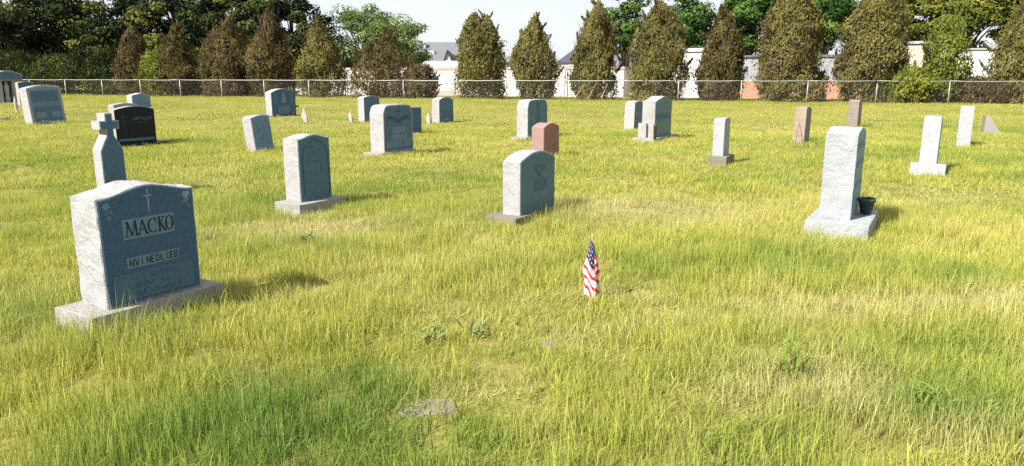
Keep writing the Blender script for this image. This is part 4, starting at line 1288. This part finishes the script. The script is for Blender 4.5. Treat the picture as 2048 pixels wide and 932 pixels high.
# flat markers sunk in the grass
def flat_marker(label, x, y, rz, a, b_, mat, seed, z=0.02):
    r_ = empty('flat_marker', (x, y, float(gz(x, y))), rz, label, 'grave marker', 'flat markers in the grass')
    slab('stone', [(-a, -b_), (a, -b_), (a, b_), (-a, b_)], -.12, z, M[mat], r_, .012, seed, axis='z', step=.05, layers=4, chamfer=.008)
    FOOT.append((x, y, math.cos(rz), math.sin(rz), a * 0.70, b_ * 0.62))
flat_marker('flat grey stone marker sunk in the foreground grass', -0.42, 3.34, R(14), .14, .085, 'tan_granite', 61, 0.010)
flat_marker('flat stone just visible in the grass below the small flag', 0.28, 4.30, R(8), .11, .05, 'tan_granite', 62, 0.002)
flat_marker('low brown flat marker cut by the left edge', -19.6, 27.8, R(20), .55, .3, 'rust', 63, .10)

# ------------------------------------------------------------------ flags
def us_flag():
    x, y = 0.575, 5.15
    r_ = empty('stick_flag', (x, y, float(gz(x, y))), 0, 'small American flag furled round its stick in the grass', 'flag')
    mb = MB(); mb.tube([(0, 0, -.1), (0.0, 0, .25), (.004, 0, .475)], .0045, 8); mb.build('staff', M['wood'], r_, True)
    tv, tf = lathe([(0, .0), (.006, .0), (.008, .008), (.005, .018), (0, .034)], 10)
    obj('spear_tip', tv, tf, M['gold'], r_, True, (.004, 0, .472))
    # main drape: cloth hanging from the top of the staff, rolled round it in slanting folds
    nu, nv = 84, 130
    ztop = .462
    v, f, mi = [], [], []
    def hel_of(u, s_):
        return s_ - (u - .35) * 0.55
    for j in range(nv + 1):
        s_ = j / nv
        for i in range(nu + 1):
            u = i / nu
            a = R(-215 + 330 * u)
            zbot = .020 + .030 * math.sin(a * 2.1 + .6) + .012 * math.sin(a * 5)
            z = ztop + (zbot - ztop) * s_
            rad = .005 + .034 * min(1, s_ * 2.2) ** .8 + .020 * max(0, s_ - .35)
            hf = hel_of(u, s_) * 3.0
            crease = abs((hf - math.floor(hf)) - .5) * 2
            rr = rad * (1 + .20 * (crease - .5) * min(1, s_ * 2)) * (1 + .06 * math.sin(a * 5 + s_ * 9))
            v.append((rr * math.cos(a) * 1.1 + .012 * math.sin(s_ * 2.2) * s_ - .006 + .006 * math.sin(s_ * 9), rr * math.sin(a) * 0.75, z))
    for j in range(nv):
        for i in range(nu):
            f.append((j * (nu + 1) + i, j * (nu + 1) + i + 1, (j + 1) * (nu + 1) + i + 1, (j + 1) * (nu + 1) + i))
            u, s_ = (i + .5) / nu, (j + .5) / nv
            hel = hel_of(u, s_)
            if hel < .40:        # canton rolled round the upper part
                row = int(hel * 34 + 40)
                star = row % 3 == 0 and int(u * 30 + (row % 2) * .5) % 2 == 0
                mi.append(1 if star else 2)
            else:
                k = hel * 5.6
                mi.append(0 if k - math.floor(k) < .34 else 1)
    o = obj('cloth', v, f, [M['flag_red'], M['flag_white'], M['flag_blue']], r_, True)
    o.data.polygons.foreach_set('material_index', mi)
    # free corner of the cloth folded over at the right with bright red stripes
    v, f, mi = [], [], []
    nu, nv = 10, 44
    for j in range(nv + 1):
        s_ = j / nv
        z = .345 - .165 * s_
        for i in range(nu + 1):
            u = i / nu
            x0 = .018 + .010 * s_
            wd_ = .012 + .030 * s_ if s_ < .86 else .038 - .15 * (s_ - .86)
            v.append((x0 + wd_ * u, -.044 - .010 * math.sin(u * 3.1 + s_ * 2) - .004 * s_, z + .012 * u))
    for j in range(nv):
        for i in range(nu):
            f.append((j * (nu + 1) + i, j * (nu + 1) + i + 1, (j + 1) * (nu + 1) + i + 1, (j + 1) * (nu + 1) + i))
            mi.append(0 if int((j + .5) / nv * 6) % 2 == 0 else 1)
    o2 = obj('folded_corner', v, f, [M['flag_red'], M['flag_white']], r_, True)
    o2.data.polygons.foreach_set('material_index', mi)
    FOOT.append((x, y, 1, 0, .05, .04))
us_flag()

def faded_flag(label, x, y, h, w_, seed):
    r_ = empty('faded_flag', (x, y, float(gz(x, y))), 0, label, 'flag', 'faded white stick flags')
    mb = MB(); mb.tube([(0, 0, -.1), (0, 0, h)], .008, 6); mb.build('staff', M['wood'], r_, True)
    rs = random.Random(seed)
    v, f = [], []
    nu, nv = 16, 14
    for j in range(nv + 1):
        s_ = j / nv
        for i in range(nu + 1):
            a = 2 * math.pi * i / nu
            rr = (.015 + w_ * .5 * math.sin(min(1, s_ * 1.15) * math.pi * .62)) * (1 + .22 * math.sin(a * 3 + s_ * 4 + seed))
            v.append((rr * math.cos(a) + .5 * w_ * s_ * s_, rr * math.sin(a) * .7, h * (.97 - .88 * s_)))
    for j in range(nv):
        for i in range(nu):
            f.append((j * (nu + 1) + i, j * (nu + 1) + i + 1, (j + 1) * (nu + 1) + i + 1, (j + 1) * (nu + 1) + i))
    obj('cloth', v, f, M['faded_cloth'], r_, True)
faded_flag('limp faded white stick flag right of the carved figure headstone', -7.2, 25.6, .55, .16, 1)
faded_flag('limp faded white stick flag standing alone left of a slate headstone', -5.58, 25.5, .42, .10, 2)
faded_flag('limp faded white stick flag left of the arch topped slate headstone', -2.82, 24.9, .42, .12, 3)
faded_flag('limp faded white stick flag between the pillared monument and leaning headstone', -21.7, 32.4, .75, .10, 4)

# ------------------------------------------------------------------ leafy weeds
def weed(label, x, y, seed, n=26, L=.16, wd=.009, mat='leaf_weed', up=0.6):
    rs = random.Random(seed)
    r_ = empty('leafy_weed', (x, y, float(gz(x, y))), 0, label, 'weed', 'leafy weeds in the grass')
    protos = []
    for k in range(5):
        mb = MB()
        blade(mb, Vector((0, 0, 0)), Vector((.75, 0, up)), L, wd, rs.uniform(.4, 1.0), 5)
        o = with_tint(mb.build('leaf', M[mat], r_), seed + k)
        o.rotation_euler = (0, 0, rs.uniform(0, 6.28))
        protos.append(o)
    for k in range(n):
        o = protos[k % 5].copy()
        link(o); o.parent = r_
        a = rs.uniform(0, 6.28); rr = rs.uniform(0, .11)
        o.location = (math.cos(a) * rr, math.sin(a) * rr, rs.uniform(0.0, .06))
        s_ = rs.uniform(.5, 1.25)
        o.scale = (s_, s_, s_)
        o.rotation_euler = (rs.gauss(0, .25), rs.uniform(-.5, .35), rs.uniform(0, 6.28))
weed('grey green leafy weed left of the flat foreground stones, above the hollow', -0.50, 4.35, 101, 40, .17, .012)
weed('grey green leafy weed with a dark stalk near centre', -0.22, 4.46, 102, 34, .17, .010)
weed('coarse green weed clump low at the right corner', 2.05, 3.32, 103, 44, .17, .010, 'weed_green')
weed('coarse green weed clump right of the low corner clump', 2.38, 3.30, 106, 34, .16, .010, 'weed_green')
weed('dark green tuft in the dry patch right of centre foreground', 1.48, 3.62, 104, 34, .22, .007, 'weed_green', 1.2)
weed('low dark weed clump beyond the MACKO stone, in the pale patch', -2.02, 7.0, 105, 34, .18, .012)

# ------------------------------------------------------------------ grass
def clump(name, n, L0, L1, wd, rad, lean, seed, seg=3):
    rs = np.random.RandomState(seed)
    V, F, T_, H_ = [], [], [], []
    for k in range(n):
        a = rs.uniform(0, 6.28); rr = rad * math.sqrt(rs.uniform(0, 1))
        b_ = np.array([math.cos(a) * rr, math.sin(a) * rr, -0.01])
        L = rs.uniform(L0, L1)
        da = rs.uniform(0, 6.28); le = abs(rs.normal(0, lean)) + 0.05
        dirv = np.array([math.cos(da), math.sin(da), 0])
        sa = rs.uniform(0, 6.28)
        side = np.array([math.cos(sa), math.sin(sa), 0])
        w_ = wd * rs.uniform(.6, 1.3)
        tint = np.clip(rs.normal(.5, .24), 0, 1)
        o = len(V)
        for s_ in range(seg + 1):
            u = s_ / seg
            p = b_ + np.array([0, 0, L * (u - 0.35 * le * u * u)]) + dirv * (L * le * u ** 1.8)
            ww = w_ * (1 - u ** 1.6) + 0.0004
            if s_ == seg:
                V.append(p); T_.append(tint); H_.append(1.0)
            else:
                V += [p - side * ww / 2, p + side * ww / 2]; T_ += [tint] * 2; H_ += [u] * 2
        for s_ in range(seg):
            i = o + 2 * s_
            if s_ < seg - 1:
                F += [(i, i + 1, i + 3), (i, i + 3, i + 2)]
            else:
                F.append((i, i + 1, i + 2))
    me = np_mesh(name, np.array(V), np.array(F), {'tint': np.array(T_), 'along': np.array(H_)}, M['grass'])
    return bpy.data.objects.new(name, me)

def grass_field(name, protos, P, rot, scl, idx, dry, patch, label):
    pc = bpy.data.collections.new(name + '_blades')
    for k, o in enumerate(protos):
        o.name = 'blade_tuft_%02d' % k
        pc.objects.link(o)
    me = bpy.data.meshes.new(name)
    n = len(P)
    me.vertices.add(n)
    me.vertices.foreach_set('co', P.astype(np.float32).ravel())
    for an, typ, key, val in (('rot', 'FLOAT_VECTOR', 'vector', rot), ('scl', 'FLOAT_VECTOR', 'vector', scl), ('idx', 'INT', 'value', idx), ('dryness', 'FLOAT', 'value', dry), ('patch', 'FLOAT', 'value', patch)):
        at = me.attributes.new(an, typ, 'POINT')
        at.data.foreach_set(key, val.astype(np.int32 if typ == 'INT' else np.float32).ravel())
    me.materials.append(M['grass'])
    o = bpy.data.objects.new(name, me)
    link(o)
    o['kind'] = 'stuff'
    tag(o, label, 'grass')
    ng = bpy.data.node_groups.new(name, 'GeometryNodeTree')
    ng.interface.new_socket('Geometry', in_out='INPUT', socket_type='NodeSocketGeometry')
    ng.interface.new_socket('Geometry', in_out='OUTPUT', socket_type='NodeSocketGeometry')
    N, Lk = ng.nodes, ng.links
    gi, go = N.new('NodeGroupInput'), N.new('NodeGroupOutput')
    ci = N.new('GeometryNodeCollectionInfo')
    ci.inputs['Collection'].default_value = pc
    ci.inputs['Separate Children'].default_value = True
    ci.inputs['Reset Children'].default_value = True
    iop = N.new('GeometryNodeInstanceOnPoints')
    iop.inputs['Pick Instance'].default_value = True
    def na(an, typ):
        q = N.new('GeometryNodeInputNamedAttribute')
        q.data_type = typ
        q.inputs['Name'].default_value = an
        return [s_ for s_ in q.outputs if s_.enabled][0]
    Lk.new(gi.outputs[0], iop.inputs['Points'])
    Lk.new(ci.outputs[0], iop.inputs['Instance'])
    Lk.new(na('idx', 'INT'), iop.inputs['Instance Index'])
    e2r = N.new('FunctionNodeEulerToRotation')
    Lk.new(na('rot', 'FLOAT_VECTOR'), e2r.inputs[0])
    Lk.new(e2r.outputs[0], iop.inputs['Rotation'])
    Lk.new(na('scl', 'FLOAT_VECTOR'), iop.inputs['Scale'])
    Lk.new(iop.outputs[0], go.inputs[0])
    md = o.modifiers.new('scatter', 'NODES')
    md.node_group = ng
    return o

_nz = np.random.RandomState(5).uniform(0, 6.28, (6, 3, 2))
def field_noise(x, y, scale, k):
    v = 0
    for o_ in range(3):
        f_ = scale * 2.03 ** o_
        a, b_, c = _nz[k % 6, o_ % 3, 0], _nz[k % 6, o_ % 3, 1], _nz[(k + 2) % 6, o_ % 3, 0]
        v = v + (np.sin(x * f_ + a + 1.2 * np.sin(y * f_ * .7 + b_)) * np.sin(y * f_ * 1.1 + c + 1.1 * np.sin(x * f_ * .8 + a * 2))) / 1.5 ** o_
    return v

# places where the lawn is visibly straw coloured: (x, y, radius x, radius y, strength)
DRY = [(-2.1, 7.6, 1.0, .7, 1.0), (1.5, 8.6, 1.5, .9, 1.0), (2.3, 4.9, 1.1, .40, .8), (3.6, 4.95, 1.1, .40, 1.0), (1.6, 3.5, .55, .40, 1.0), (2.0, 3.05, .5, .25, .6), (-0.22, 3.5, .25, .13, 1.0), (.8, 5.25, .5, .25, .6),
       (.35, 4.4, .3, .15, .9), (-1.6, 5.3, .8, .5, .35), (5.5, 9.5, 1.2, .8, .5), (-7, 22, 4, 2.0, .3), (3, 14, 2.5, 1.2, .3), (-.7, 6.0, 1.0, .4, .3), (-.2, 4.9, 1.0, .35, .3), (3.2, 3.7, .6, .3, .45), (5, 22, 6, 1.5, .25)]
# places where it stands tall and thick
TALL = [(-2.0, 4.15, .9, .35, 1.3), (1.3, 6.2, 1.5, .7, 1.2), (-2.2, 8.2, .8, .4, 1.15), (-.1, 7.7, .9, .35, 1.2), (.5, 8.1, .6, .3, 1.3), (.3, 3.6, .7, .6, 1.2), (-1.8, 3.2, .8, .6, 1.15), (3.2, 8.6, 1.6, .9, 1.25), (-2.6, 14.5, .9, .3, 1.3), (.9, 14.3, .7, .3, 1.4), (2.6, 6.1, .7, .4, 1.3)]
# fresh green
GREEN = [(-1.2, 3.2, .8, .5), (1.4, 6.1, 1.2, .6), (2.3, 3.3, .5, .25), (3.6, 5.6, 1.2, .4), (-.75, 3.75, .25, .2)]

def scatter(rs, y0, y1, dens, protos_n, base_s, s_var, margin=1.4, cut=1.0, foot_pad=0.0):
    """points over the part of the lawn between the distances y0 and y1"""
    xm = 0.78 * y1 + margin
    n = int(2 * xm * (y1 - y0) * dens)
    x = rs.uniform(-xm, xm, n); y = rs.uniform(y0, y1, n)
    k = np.abs(x) < 0.78 * y + margin
    x, y = x[k], y[k]
    # stays on the near side of the fence line plus the strip under the trees
    fy = F0.y + (x - F0.x) * FD.y / FD.x
    k = y < fy + 5.5
    x, y = x[k], y[k]
    keep = np.ones(len(x), bool)
    for (fx, fy_, dx, dy, hl, hd) in FOOT:
        a = (x - fx) * dx + (y - fy_) * dy
        b_ = -(x - fx) * dy + (y - fy_) * dx
        keep &= ~((np.abs(a) < hl + foot_pad) & (np.abs(b_) < hd + foot_pad))
    x, y = x[keep], y[keep]
    n = len(x)
    dryv = np.clip(field_noise(x, y, .55, 0) * .30 - .16, 0, 1) + np.clip(field_noise(x, y, 2.2, 3) * .26 - .06, 0, .6)
    for (cx, cy, rx, ry, st) in DRY:
        q = ((x - cx) / rx) ** 2 + ((y - cy) / ry) ** 2
        dryv = np.maximum(dryv, st * np.exp(-q * 1.1) * rs.uniform(.65, 1.15, n))
    for (cx, cy, rx, ry) in GREEN:
        q = ((x - cx) / rx) ** 2 + ((y - cy) / ry) ** 2
        dryv = dryv * (1 - .9 * np.exp(-q))
    dryv = np.clip(dryv + rs.normal(0, .10, n), 0, 1)
    hgt = 1 + .30 * field_noise(x, y, .9, 1) + .20 * field_noise(x, y, 3.0, 4)
    hgt = hgt * (1 - .42 * np.clip(dryv, 0, 1))
    for (cx, cy, rx, ry, st) in TALL:
        q = ((x - cx) / rx) ** 2 + ((y - cy) / ry) ** 2
        hgt = hgt * (1 + (st - 1) * np.exp(-q))
    # thin and short close round the flat markers
    for (cx, cy, rr) in ((-.42, 3.24, .20), (.28, 4.26, .10), (-.20, 7.72, .34), (6.8, 11.95, .4)):
        q = ((x - cx) ** 2 + (y - cy) ** 2) / rr ** 2
        hgt = hgt * (1 - .62 * np.exp(-q))
    s = base_s * np.clip(rs.normal(1, s_var, n), .5, 1.7)
    P = np.stack([x, y, gz(x, y)], 1)
    rot = np.stack([rs.normal(0, .07, n), rs.normal(0, .07, n), rs.uniform(0, 6.28, n)], 1)
    scl = np.stack([s, s, s * np.clip(hgt, .3, 1.8) * cut], 1)
    idx = rs.randint(0, protos_n, n)
    patch = .50 + .17 * field_noise(x, y, .33, 2) + .15 * field_noise(x, y, 1.3, 5) + .10 * field_noise(x, y, 5.0, 1) + rs.normal(0, .07, n)
    for (cx, cy, rx, ry) in GREEN:
        q = ((x - cx) / rx) ** 2 + ((y - cy) / ry) ** 2
        patch = patch - .42 * np.exp(-q)
    return P, rot, scl, idx, dryv, np.clip(patch, 0, 1)

rs = np.random.RandomState(11)
near = ([clump('t', 110, .04, .125, .0034, .15, .42, 200 + k, 3) for k in range(5)] + [clump('t', 84, .06, .17, .0030, .14, .30, 210 + k, 3) for k in range(4)] +
        [clump('t', 90, .03, .08, .0040, .15, .9, 220 + k, 3) for k in range(2)] + [clump('t', 20, .13, .23, .0024, .13, .35, 230, 3), clump('t', 46, .03, .07, .011, .13, 1.2, 231, 3)])
grass_field('foreground_grass', near, *scatter(rs, 1.4, 9.5, 92, len(near), 1.0, .22), 'long yellow green grass with straw patches in the foreground')
mid = [clump('t', 84, .04, .14, .0062, .26, .42, 240 + k, 2) for k in range(6)] + [clump('t', 50, .03, .11, .0080, .27, .8, 250 + k, 2) for k in range(2)]
grass_field('lawn_grass', mid, *scatter(rs, 9.5, 24, 30, len(mid), 1.0, .22, cut=.82), 'yellow green grass between the middle rows of headstones')
far = [clump('t', 100, .03, .12, .017, .75, .5, 260 + k, 1) for k in range(6)]
grass_field('distant_grass', far, *scatter(rs, 24, 66, 4, len(far), 1.0, .22, margin=3, cut=.66), 'even yellow green grass running back to the fence')
